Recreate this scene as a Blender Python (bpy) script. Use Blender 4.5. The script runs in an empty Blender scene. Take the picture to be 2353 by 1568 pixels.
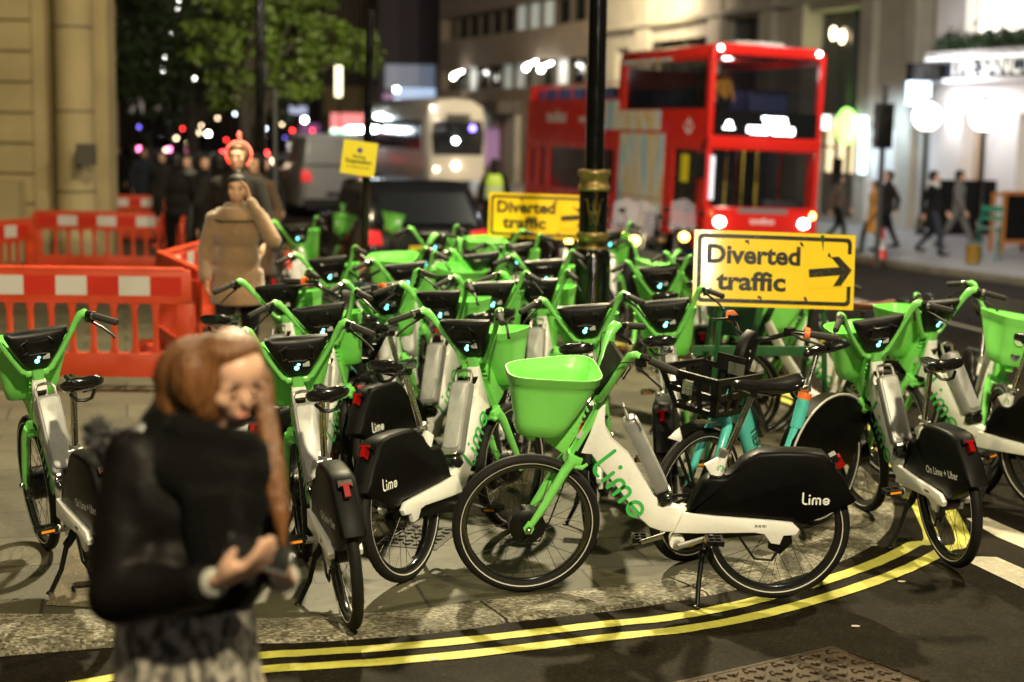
import bpy, bmesh, math, random
from mathutils import Vector, Matrix, Euler
random.seed(7)
R = math.radians; PI = math.pi
sc = bpy.context.scene
col = sc.collection
# ------------------------------------------------------------------ camera, world, exposure
F = 3595.0; PITCH = 7.824; ROLL = 1.0; CH = 2.19
cd = bpy.data.cameras.new('camera'); cam = bpy.data.objects.new('camera', cd); col.objects.link(cam)
CM = Matrix.Translation((0, 0, CH)) @ Matrix.Rotation(R(90-PITCH), 4, 'X') @ Matrix.Rotation(R(ROLL), 4, 'Z')
cam.matrix_world = CM
cd.sensor_width = 36; cd.lens = 55; cd.clip_end = 600; cd.clip_start = .05
cd.dof.use_dof = True; cd.dof.focus_distance = 7.35; cd.dof.aperture_fstop = 1.32; cd.dof.aperture_blades = 9
sc.camera = cam
w = bpy.data.worlds.new('World'); sc.world = w; w.use_nodes = True
wn = w.node_tree.nodes; wl = w.node_tree.links
bg = wn['Background']
sky = wn.new('ShaderNodeTexSky'); sky.sky_type = 'NISHITA'; sky.sun_disc = False
sky.sun_elevation = R(-4.5); sky.sun_rotation = R(250)
mx = wn.new('ShaderNodeMixRGB'); mx.blend_type = 'ADD'; mx.inputs[0].default_value = 1
mx.inputs[2].default_value = (.11, .095, .085, 1)          # the glow of the town on the cloud
wl.new(sky.outputs[0], mx.inputs[1]); wl.new(mx.outputs[0], bg.inputs[0]); bg.inputs[1].default_value = .045
sc.view_settings.view_transform = 'Standard'; sc.view_settings.look = 'None'
sc.view_settings.exposure = 0; sc.view_settings.gamma = 1
try: sc.cycles.use_denoising = True
except Exception: pass
sc.cycles.sample_clamp_indirect = 3.0; sc.cycles.max_bounces = 6; sc.cycles.caustics_reflective = False; sc.cycles.caustics_refractive = False

def lamp(kind, loc, power, color, size=.15, target=None, angle=None, blend=.5):
    ld = bpy.data.lights.new('lamp_light', kind); ld.energy = power; ld.color = color
    if kind == 'AREA': ld.size = size
    else: ld.shadow_soft_size = size
    if kind == 'SPOT': ld.spot_size = R(angle or 120); ld.spot_blend = blend
    o = bpy.data.objects.new('lamp_light', ld); col.objects.link(o); o.location = loc
    if target is not None:
        d = Vector(target)-Vector(loc); o.rotation_euler = d.to_track_quat('-Z', 'Y').to_euler()
    return o
WARM = (1, .86, .53); NEUT = (1, .9, .74); COOL = (.86, .93, 1)
lamp('SPOT', (-1.2, 15.4, 8.4), 8600, WARM, .20, (.3, 9, 0), 150, .7)      # pavement lantern behind the bicycles
lamp('SPOT', (6.4, 11.5, 8.6), 4200, WARM, .20, (1.0, 9, 0), 130, .7)       # lantern over the road on the right
lamp('SPOT', (2.6, -2.5, 8.5), 8000, WARM, .20, (.2, 8.5, 0), 120, .7)     # lantern on the near side of the side road
lamp('SPOT', (6.0, -30.0, 8.5), 3400, (1,.93,.8), .22, (1.4, 9.75, 1.0), 60, .8)   # unseen street lamp far behind the camera, placed for the near sign's glare
lamp('SPOT', (-5.2, 3.5, 8.2), 1200, WARM, .13, (-3.2, 14, 0), 130, .8)    # unseen fill lamp on the left, added for the left pavement
lamp('SPOT', (-3.0, 19.0, 8.5), 2100, WARM, .15, (-6.0, 27, 2), 120, .8)    # pavement lantern by the columns
lamp('SPOT', (4.2, 21.0, 8.5), 5200, NEUT, .15, (4.2, 31, 0), 130, .8)      # road lantern
lamp('SPOT', (9.5, 29.0, 8.0), 900, COOL, .15, (8.5, 32, 0), 150, .8)
lamp('SPOT', (2.6, 53.0, 9.0), 5200, (1, .84, .48), .2, (4.9, 60, 6.5), 100, .9)  # floods on the pale stone
lamp('SPOT', (0.5, 50.0, 9.0), 5200, (1, .82, .62), .2, (2.5, 66, 4), 130, .8)
lamp('SPOT', (-5, 44.0, 9.0), 2200, NEUT, .2, (-5, 50, 0), 150, .8)

# ------------------------------------------------------------------ pixel -> place (photo read at 2353 x 1568)
M3 = CM.to_3x3()
def ray(px, py): return (M3 @ Vector(((px-1176.5)/F, -(py-784)/F, -1))).normalized()
def gz(y):
    t = max(0, min(1, (y-11)/22)); return -.38*t*t*(3-2*t)
def G(px, py, z=0.0):
    d = ray(px, py); t = (z-CH)/d.z; return Vector((d.x*t, d.y*t, z))
def D(px, py, Y):
    d = ray(px, py); t = Y/d.y; return Vector((d.x*t, Y, CH+d.z*t))
TN = Vector((.944, .330, 0)); TT = Vector((-.330, .944, 0)); TN.normalize(); TT.normalize()
FAC0 = TN*24.0
def FP(px, py, off=0.0):                      # point on the far-side facade plane -> (t, z)
    d = ray(px, py); k = (24.0+off)/(d.dot(TN)); p = Vector((d.x*k, d.y*k, CH+d.z*k))
    return (p-FAC0).dot(TT), p.z

# ------------------------------------------------------------------ object helpers
def tag(o, label=None, cat=None, group=None, kind=None):
    if label: o['label'] = label
    if cat: o['category'] = cat
    if group: o['group'] = group
    if kind: o['kind'] = kind
    return o
def empty(name, label, cat, loc=(0,0,0), rz=0, group=None):
    o = bpy.data.objects.new(name, None); col.objects.link(o); o.location = loc; o.rotation_euler = (0,0,rz)
    o.empty_display_size = .1
    return tag(o, label, cat, group)
def frame_of(d, up=Vector((0,0,1))):
    d = d.normalized()
    if abs(d.dot(up)) > .98: up = Vector((1,0,0))
    a = up.cross(d).normalized(); b = d.cross(a); return a, b
class MB:
    def __init__(s): s.v = []; s.f = []; s.m = []; s.M = Matrix.Identity(4); s.k = 0
    def _v(s, p): s.v.append(tuple(s.M @ Vector(p))); return len(s.v)-1
    def face(s, idx): s.f.append(tuple(idx)); s.m.append(s.k)
    def poly(s, pts): s.face([s._v(p) for p in pts])
    def box(s, c, d, rot=None):
        M = Matrix.Translation(c) @ (rot.to_4x4() if rot else Matrix.Identity(4))
        i = [s._v(M @ Vector((x*d[0]/2, y*d[1]/2, z*d[2]/2))) for x in (-1,1) for y in (-1,1) for z in (-1,1)]
        for q in ((0,1,3,2),(4,6,7,5),(0,4,5,1),(2,3,7,6),(0,2,6,4),(1,5,7,3)): s.face([i[k] for k in q])
        return s
    def bx(s, x0,x1,y0,y1,z0,z1): return s.box(((x0+x1)/2,(y0+y1)/2,(z0+z1)/2),(x1-x0,y1-y0,z1-z0))
    def rings(s, rs, cap=True, closed=True):
        ids = [[s._v(p) for p in r] for r in rs]; n = len(ids[0])
        for a, b in zip(ids, ids[1:]):
            for k in range(n if closed else n-1): s.face((a[k], a[(k+1)%n], b[(k+1)%n], b[k]))
        if cap and closed: s.face(ids[0][::-1]); s.face(ids[-1])
        return s
    def tube(s, pts, r, n=10, flat=1.0, up=Vector((0,0,1))):
        pts = [Vector(p) for p in pts]; m = len(pts)
        rr = r if isinstance(r, (list, tuple)) else [r]*m
        rs = []
        for i, p in enumerate(pts):
            d = (pts[min(i+1,m-1)]-pts[max(i-1,0)])
            a, b = frame_of(d, up)
            rs.append([p+(a*math.cos(2*PI*k/n)*flat+b*math.sin(2*PI*k/n))*rr[i] for k in range(n)])
        return s.rings(rs)
    def lathe(s, prof, n=32, axis='Z', c=(0,0,0), close=False):
        rs = []
        for r, h in prof:
            ring = []
            for k in range(n):
                a = 2*PI*k/n; x, y = r*math.cos(a), r*math.sin(a)
                p = (x,y,h) if axis == 'Z' else ((x,h,y) if axis == 'Y' else (h,x,y))
                ring.append((p[0]+c[0],p[1]+c[1],p[2]+c[2]))
            rs.append(ring)
        if close: rs.append(rs[0])
        return s.rings(rs, cap=not close)
    def ball(s, c, r, n=12, m=8, rot=None):
        if not isinstance(r, (tuple, list)): r = (r,r,r)
        Mx = rot.to_3x3() if rot else Matrix.Identity(3); c = Vector(c)
        top = s._v(c+Mx@Vector((0,0,r[2]))); rows = []
        for i in range(1, m):
            t = PI*i/m
            rows.append([s._v(c+Mx@Vector((r[0]*math.sin(t)*math.cos(2*PI*k/n), r[1]*math.sin(t)*math.sin(2*PI*k/n), r[2]*math.cos(t)))) for k in range(n)])
        bot = s._v(c+Mx@Vector((0,0,-r[2])))
        for k in range(n): s.face((top, rows[0][k], rows[0][(k+1)%n])); s.face((bot, rows[-1][(k+1)%n], rows[-1][k]))
        for a, b in zip(rows, rows[1:]):
            for k in range(n): s.face((a[k], b[k], b[(k+1)%n], a[(k+1)%n]))
        return s
    def prism(s, out, h0, h1, plane='xz', bev=0.0):
        # outline extruded across the other axis, with a chamfer of bev
        n = len(out); cx = sum(p[0] for p in out)/n; cy = sum(p[1] for p in out)/n
        ar = sum(out[i][0]*out[(i+1)%n][1]-out[(i+1)%n][0]*out[i][1] for i in range(n))
        def ins(d):
            if d == 0: return out
            r = []
            for i in range(n):
                p0, p1, p2 = Vector(out[i-1]), Vector(out[i]), Vector(out[(i+1)%n])
                a = (p1-p0); b = (p2-p1)
                if a.length < 1e-6 or b.length < 1e-6: r.append(out[i]); continue
                a.normalize(); b.normalize(); sg = 1 if ar > 0 else -1
                na = Vector((-a.y, a.x))*sg; nb = Vector((-b.y, b.x))*sg; q = na+nb
                q = q/ max(.45, q.length_squared) * 2 if q.length > .1 else na
                q = (na+nb)/max(.6, 1+na.dot(nb)); r.append(tuple(p1+q*d))
            return r
        def P(p, h): return (p[0], h, p[1]) if plane == 'xz' else ((p[0], p[1], h) if plane == 'xy' else (h, p[0], p[1]))
        lv = [(bev, h0), (bev*.3, h0+bev*.3), (0, h0+bev), (0, h1-bev), (bev*.3, h1-bev*.3), (bev, h1)] if bev else [(0, h0), (0, h1)]
        return s.rings([[P(p, h) for p in ins(d)] for d, h in lv])
    def ribbon(s, pts, w, z=0.0, n=5):            # flat stroke with round ends in the xy plane
        pts = [Vector((p[0], p[1])) for p in pts]; m = len(pts); L = []; Rr = []
        for i, p in enumerate(pts):
            d = (pts[min(i+1,m-1)]-pts[max(i-1,0)]).normalized(); q = Vector((-d.y, d.x))*w/2
            L.append(p+q); Rr.append(p-q)
        li = [s._v((p.x,p.y,z)) for p in L]; ri = [s._v((p.x,p.y,z)) for p in Rr]
        for i in range(m-1): s.face((ri[i], ri[i+1], li[i+1], li[i]))
        for p, d in ((pts[0], pts[0]-pts[1]), (pts[-1], pts[-1]-pts[-2])):
            a0 = math.atan2(d.y, d.x)
            s.face([s._v((p.x+math.cos(a0-PI/2+PI*k/(n+1))*w/2, p.y+math.sin(a0-PI/2+PI*k/(n+1))*w/2, z)) for k in range(n+2)])
        return s
    def text(s, string, size, z=0.0, bold=0.0, align='CENTER', ext=0.0, sx=1.0):
        cu = bpy.data.curves.new('t', 'FONT'); cu.body = string; cu.size = size; cu.align_x = align; cu.offset = bold; cu.extrude = ext; cu.resolution_u = 3
        cu.fill_mode = 'FRONT' if ext == 0 else 'BOTH'
        o = bpy.data.objects.new('t', cu); col.objects.link(o)
        dg = bpy.context.evaluated_depsgraph_get(); me = bpy.data.meshes.new_from_object(o.evaluated_get(dg))
        b = len(s.v)
        for v in me.vertices: s._v((v.co.x*sx, v.co.y, v.co.z+z))
        for p in me.polygons: s.face([b+i for i in p.vertices])
        bpy.data.objects.remove(o); bpy.data.curves.remove(cu); bpy.data.meshes.remove(me)
        return s
    def mesh(s, name, mats, sharp=40, flat=False):
        me = bpy.data.meshes.new(name); me.from_pydata(s.v, [], s.f)
        if not isinstance(mats, (list, tuple)): mats = [mats]
        for m in mats: me.materials.append(m)
        for p, k in zip(me.polygons, s.m): p.material_index = k; p.use_smooth = not flat
        me.validate()
        bm = bmesh.new(); bm.from_mesh(me); bmesh.ops.recalc_face_normals(bm, faces=bm.faces); bm.to_mesh(me); bm.free()
        if not flat:
            try: me.set_sharp_from_angle(angle=R(sharp))
            except Exception: pass
        return me
    def build(s, name, mats, parent=None, sharp=40, flat=False, **kw):
        o = bpy.data.objects.new(name, s.mesh(name, mats, sharp, flat)); col.objects.link(o)
        if parent is not None: o.parent = parent
        return tag(o, **kw)
def remesh(mb, name, mat, vox=.012, parent=None, smooth=3, disp=None, **kw):
    o = bpy.data.objects.new('tmp', mb.mesh('tmp', mat)); col.objects.link(o)
    m = o.modifiers.new('r', 'REMESH'); m.mode = 'VOXEL'; m.voxel_size = vox
    if smooth: k = o.modifiers.new('s', 'SMOOTH'); k.iterations = smooth; k.factor = .6
    dg = bpy.context.evaluated_depsgraph_get(); me = bpy.data.meshes.new_from_object(o.evaluated_get(dg))
    bpy.data.objects.remove(o)
    me.materials.clear(); me.materials.append(mat)
    for p in me.polygons: p.use_smooth = True; p.material_index = 0
    r = bpy.data.objects.new(name, me); col.objects.link(r)
    if parent is not None: r.parent = parent
    return tag(r, **kw)
def kids(o): return [c for c in bpy.data.objects if c.parent is o]
def copy_tree(o, parent=None, ch=None):
    c = o.copy(); col.objects.link(c)
    if parent is not None: c.parent = parent
    for k in (ch[o.name] if ch else kids(o)):
        copy_tree(k, c, ch)
    return c
def child_map():
    d = {o.name: [] for o in bpy.data.objects}
    for o in bpy.data.objects:
        if o.parent: d[o.parent.name].append(o)
    return d

# ------------------------------------------------------------------ materials
def mat(name, c, rough=.5, metal=0.0, var=.0, scale=8.0, bump=0.0, bscale=60.0, coat=0.0, dirt=0.0, dirtcol=(.05,.04,.03), emit=None, es=1.0, trans=0.0, alpha=1.0, spec=.5, sheen=0.0, rvar=0.0):
    m = bpy.data.materials.new(name); m.use_nodes = True; nt = m.node_tree; b = nt.nodes['Principled BSDF']
    b.inputs['Base Color'].default_value = (*c, 1); b.inputs['Roughness'].default_value = rough; b.inputs['Metallic'].default_value = metal
    b.inputs['Specular IOR Level'].default_value = spec
    if coat: b.inputs['Coat Weight'].default_value = coat; b.inputs['Coat Roughness'].default_value = .12
    if trans: b.inputs['Transmission Weight'].default_value = trans
    if sheen: b.inputs['Sheen Weight'].default_value = sheen; b.inputs['Sheen Roughness'].default_value = .5
    if alpha < 1: b.inputs['Alpha'].default_value = alpha
    if emit: b.inputs['Emission Color'].default_value = (*emit, 1); b.inputs['Emission Strength'].default_value = es
    tc = nt.nodes.new('ShaderNodeTexCoord'); cur = None
    if var or rvar:
        n = nt.nodes.new('ShaderNodeTexNoise'); n.inputs['Scale'].default_value = scale; n.inputs['Detail'].default_value = 6
        nt.links.new(tc.outputs['Object'], n.inputs['Vector'])
        if var:
            r = nt.nodes.new('ShaderNodeValToRGB'); r.color_ramp.elements[0].position = .3; r.color_ramp.elements[1].position = .7
            r.color_ramp.elements[0].color = (*[x*(1-var) for x in c], 1); r.color_ramp.elements[1].color = (*[min(1, x*(1+var*.6)) for x in c], 1)
            nt.links.new(n.outputs[0], r.inputs[0]); cur = r.outputs[0]
        mr = nt.nodes.new('ShaderNodeMapRange'); mr.inputs[1].default_value = .3; mr.inputs[2].default_value = .7
        q = rvar or .12
        mr.inputs[3].default_value = max(0, rough-q); mr.inputs[4].default_value = min(1, rough+q)
        nt.links.new(n.outputs[0], mr.inputs[0]); nt.links.new(mr.outputs[0], b.inputs['Roughness'])
    if dirt:
        n = nt.nodes.new('ShaderNodeTexNoise'); n.inputs['Scale'].default_value = 38; n.inputs['Detail'].default_value = 8; n.inputs['Roughness'].default_value = .75
        nt.links.new(tc.outputs['Object'], n.inputs['Vector'])
        r = nt.nodes.new('ShaderNodeValToRGB'); r.color_ramp.elements[0].position = .60-dirt*.12; r.color_ramp.elements[1].position = .72
        nt.links.new(n.outputs[0], r.inputs[0])
        mm = nt.nodes.new('ShaderNodeMath'); mm.operation = 'MULTIPLY'; mm.inputs[1].default_value = min(.85, dirt)
        nt.links.new(r.outputs[0], mm.inputs[0])
        x = nt.nodes.new('ShaderNodeMixRGB'); x.inputs[1].default_value = (*c, 1); x.inputs[2].default_value = (*dirtcol, 1)
        if cur: nt.links.new(cur, x.inputs[1])
        nt.links.new(mm.outputs[0], x.inputs[0]); cur = x.outputs[0]
    if cur: nt.links.new(cur, b.inputs['Base Color'])
    if bump:
        n = nt.nodes.new('ShaderNodeTexNoise'); n.inputs['Scale'].default_value = bscale; n.inputs['Detail'].default_value = 4
        nt.links.new(tc.outputs['Object'], n.inputs['Vector'])
        k = nt.nodes.new('ShaderNodeBump'); k.inputs['Strength'].default_value = bump; k.inputs['Distance'].default_value = .01
        nt.links.new(n.outputs[0], k.inputs['Height']); nt.links.new(k.outputs[0], b.inputs['Normal'])
    return m
def glow(name, c, s, base=(.8,.8,.8)):
    m = mat(name, base, .4, emit=c, es=s)
    try: m.cycles.emission_sampling = 'NONE'
    except Exception: pass
    return m
def N(nt, t, **kw):
    n = nt.nodes.new('ShaderNode'+t)
    for k, v in kw.items():
        if k in ('operation', 'blend_type', 'feature', 'distance', 'offset', 'offset_frequency'): setattr(n, k, v)
    return n
LIME = mat('green_plastic', (.23, .76, .14), .38, var=.08, scale=5, dirt=.2, dirtcol=(.05,.16,.03), rvar=.1)
LIME2 = mat('green_metal', (.21, .68, .14), .26, coat=.4, var=.08, scale=6, dirt=.25, dirtcol=(.05,.12,.03))
WHITE = mat('white_frame_paint', (.88, .87, .85), .28, coat=.3, var=.04, scale=4, dirt=.30, dirtcol=(.30,.25,.18))
BLK = mat('black_plastic', (.004, .0037, .0035), .42, var=.25, scale=9, bump=.06, bscale=300, dirt=.35, dirtcol=(.018,.015,.012), spec=.35)
COVER = mat('cover_plastic', (.0035, .0032, .003), .42, var=.3, scale=3, bump=.05, bscale=500, dirt=.4, dirtcol=(.008,.007,.0055), spec=.10)
BLKG = mat('black_gloss', (.010, .010, .010), .16, coat=.3)
RUB = mat('rubber', (.008, .007, .006), .7, var=.3, scale=10, bump=.12, bscale=160, dirt=.5, dirtcol=(.022,.018,.013), spec=.3)
GRIP = mat('grip_rubber', (.018, .016, .014), .75, bump=.2, bscale=400)
CHROME = mat('silver_metal', (.62, .60, .56), .24, 1.0, rvar=.1, scale=20)
ALU = mat('brushed_aluminium', (.50, .49, .46), .36, .9, var=.12, scale=8, dirt=.4)
BATT = mat('battery_grey', (.46, .46, .46), .42, .2, var=.22, scale=9, dirt=.5, dirtcol=(.2,.19,.18))
BATTD = mat('battery_edge_grey', (.30, .30, .30), .40, .3, var=.15, scale=7)
REDL = mat('red_lens', (.28, .004, .004), .15, coat=.5)
SILV = mat('reflective_stripe', (.62, .60, .55), .35)
TEAL = mat('turquoise_paint', (.09, .55, .50), .3, coat=.3, var=.08, scale=5, dirt=.3)
ORANGE = mat('orange_plastic', (.85, .17, .03), .4)
AMBER = mat('amber_reflector', (.85, .30, .02), .25, coat=.4)
FOREST = mat('dark_green_plastic', (.008, .045, .032), .4, var=.1)
BROWN = mat('brown_leather', (.10, .032, .015), .35, coat=.2, var=.15)
LOGOW = mat('white_lettering', (.82, .82, .80), .5)
LOGOG = mat('green_lettering', (.05, .46, .08), .4)
SPOKE = mat('spoke_black', (.02, .018, .016), .35, .6)
CYAN = glow('cyan_display', (.10, .85, .80), 5.0)
ORDOT = glow('orange_display', (1, .22, .03), 5.0)
PLATE = mat('pale_label', (.55, .55, .52), .4)
GREY_TXT = mat('grey_lettering', (.35, .35, .34), .5)
# ------------------------------------------------------------------ bicycles
def LEFT(x, z, y, sc_=1.0, ang=0.0):   # lettering frame on a bicycle's left side: text runs towards the rear
    ca, sa = math.cos(ang), math.sin(ang)
    X = Vector((-ca, 0, -sa))*sc_; Y = Vector((-sa, 0, ca))*sc_; Z = Vector((0,1,0))
    return Matrix(((X.x,Y.x,Z.x,x),(X.y,Y.y,Z.y,y),(X.z,Y.z,Z.z,z),(0,0,0,1)))
def RIGHT(x, z, y, sc_=1.0, ang=0.0):
    ca, sa = math.cos(ang), math.sin(ang)
    X = Vector((ca, 0, sa))*sc_; Y = Vector((-sa, 0, ca))*sc_; Z = Vector((0,-1,0))
    return Matrix(((X.x,Y.x,Z.x,x),(X.y,Y.y,Z.y,-y),(X.z,Y.z,Z.z,z),(0,0,0,1)))
def lime_word(mb, w=.13):
    arc = lambda cx, cy, r, a0, a1, n: [(cx+r*math.cos(R(a0+(a1-a0)*i/n)), cy+r*math.sin(R(a0+(a1-a0)*i/n))) for i in range(n+1)]
    mb.ribbon([(0,1),(0,.6),(0,.3)]+arc(.25,.27,.25,180,262,6)+[(.34,.03)], w)
    mb.ribbon([(.56,.03),(.56,.25),(.56,.50)], w); mb.ribbon([(.56,.79),(.561,.80)], w*1.2)
    mb.ribbon([(.84,.03),(.84,.40)]+arc(1.0,.40,.16,180,0,8)+[(1.16,.2),(1.16,.03)], w)
    mb.ribbon([(1.16,.40)]+arc(1.32,.40,.16,180,0,8)[1:]+[(1.48,.2),(1.48,.03)], w)
    mb.ribbon([(1.76,.27),(2.0,.27),(2.22,.27)]+arc(2.0,.28,.25,5,325,14), w)
def lime_slice(mb, r=1.0):
    n = 28
    for a, b in ((r, r*.86),):
        rs = [[(q*math.cos(2*PI*k/n), q*math.sin(2*PI*k/n)) for k in range(n)] for q in (a, b)]
        for k in range(n):
            mb.poly([(*rs[0][k],0),(*rs[0][(k+1)%n],0),(*rs[1][(k+1)%n],0),(*rs[1][k],0)])
    for j in range(6):
        a = R(60*j+10); b = R(60*j+50)
        mb.poly([(r*.2*math.cos((a+b)/2), r*.2*math.sin((a+b)/2),0),(r*.72*math.cos(a),r*.72*math.sin(a),0),(r*.78*math.cos((a+b)/2),r*.78*math.sin((a+b)/2),0),(r*.72*math.cos(b),r*.72*math.sin(b),0)])
WR = .35
def wheel(root, x, hubr, hubw, name='wheel', mag=False, rimmat=None):
    c = (x, 0, WR); t = MB()
    t.lathe([(.302,-.016),(.308,-.022),(.322,-.0255),(.336,-.022),(.346,-.013),(.350,0),(.346,.013),(.336,.022),(.322,.0255),(.308,.022),(.302,.016)], 56, 'Y', c, close=True)
    t.k = 1
    for s in (-1, 1): t.lathe([(.3085,s*.0236),(.3128,s*.0252),(.3128,s*.0262),(.3085,s*.0246)], 56, 'Y', c, close=True)
    wo = t.build(name, [RUB, SILV], root)
    r = MB(); r.lathe([(.303,-.014),(.303,.014),(.292,.014),(.280,.008),(.278,0),(.280,-.008),(.292,-.014)], 56, 'Y', c, close=True)
    r.build('rim', rimmat or BLKG, wo)
    h = MB(); h.lathe([(.012,-hubw-.025),(.012,-hubw),(hubr*.75,-hubw),(hubr,-hubw*.7),(hubr,hubw*.7),(hubr*.75,hubw),(.012,hubw),(.012,hubw+.025)], 28, 'Y', c)
    if hubr > .06:
        for k in range(6):
            a = PI*k/3
            for s in (-1, 1): h.ball((x+.05*math.cos(a), s*(hubw+.001), WR+.05*math.sin(a)), .006, 6, 4)
    h.build('hub', BLK, wo)
    s = MB()
    if mag:
        for k in range(6):
            a = 2*PI*k/6
            for q in (-.10, .10): s.tube([(x+hubr*.8*math.cos(a+q*2), 0, WR+hubr*.8*math.sin(a+q*2)), (x+.285*math.cos(a+q), 0, WR+.285*math.sin(a+q))], .009, 6)
        s.build('spokes', SPOKE, wo)
    else:
        n = 32
        for k in range(n):
            a = 2*PI*k/n+.03; sd = 1 if k%2 else -1; b = a+(.55 if (k//2)%2 else -.55)*(1.6 if hubr < .06 else 1)
            s.tube([(x+hubr*.85*math.cos(b), sd*hubw*.7, WR+hubr*.85*math.sin(b)), (x+.284*math.cos(a), 0, WR+.284*math.sin(a))], .00125, 4)
        s.build('spokes', SPOKE, wo)
    return wo
def pedal_set(root, bb, ang, arm=.165, w=.085):
    for sd in (1, -1):
        a = ang if sd > 0 else ang+PI
        e = (bb[0]+arm*math.cos(a), sd*(w+.022), bb[2]+arm*math.sin(a))
        m = MB(); m.tube([(bb[0], sd*.03, bb[2]), (bb[0], sd*(w+.012), bb[2])], .016, 12)
        m.tube([(bb[0], sd*(w+.01), bb[2]), e], [.016, .011], 10, flat=.7)
        c = m.build('crank', ALU, root)
        p = MB(); px, py, pz = e[0], sd*(w+.08), e[2]
        p.tube([(px, sd*(w+.02), pz), (px, sd*(w+.125), pz)], .009, 8)
        for dx in (-.034, .034): p.box((px+dx, py, pz), (.013, .092, .026))
        for dy in (-.04, 0, .04): p.box((px, py+dy, pz), (.07, .010, .022))
        po = p.build('pedal', BLK, c)
        for dx in (-.0415, .0415): MB().box((px+dx, py, pz), (.003, .06, .012)).build('pedal_reflector', AMBER, c)
STEER_P = Vector((1.165, 0, .35)); STEER_A = Vector((-.496, 0, .868)).normalized()
def steer_m(a):
    return Matrix.Translation(STEER_P) @ Matrix.Rotation(a, 4, STEER_A) @ Matrix.Translation(-STEER_P)
STEER = {'front_wheel', 'fork', 'basket', 'handlebar', 'console', 'basket_rack'}
def basket_mesh():
    def ring(cx, a, b, z, t=0.0, n=40, fr=.28):
        out = []
        for k in range(n):
            t_ = 2*PI*k/n; c, s = math.cos(t_), math.sin(t_); e = .52
            X = (abs(c)**e)*(1 if c > 0 else -1); Y = (abs(s)**e)*(1 if s > 0 else -1)
            out.append((cx+(a-t)*X, (b-t)*Y*(1-fr*X), z + .012*X*0))
        return out
    rs = [(1.125,.090,.090,.812),(1.122,.104,.104,.82),(1.107,.127,.120,.88),(1.085,.162,.138,.97),(1.072,.188,.153,1.04),(1.066,.201,.160,1.070),(1.065,.206,.165,1.075),(1.063,.210,.168,1.104),(1.062,.213,.171,1.107),(1.062,.213,.171,1.113)]
    m = MB()
    o = [ring(cx,a,b,z) for cx,a,b,z in rs]; i = [ring(cx,a,b,z+(.004 if z < .8 else 0),.006) for cx,a,b,z in rs][::-1]
    m.rings(o+i, cap=True)
    return m
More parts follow.
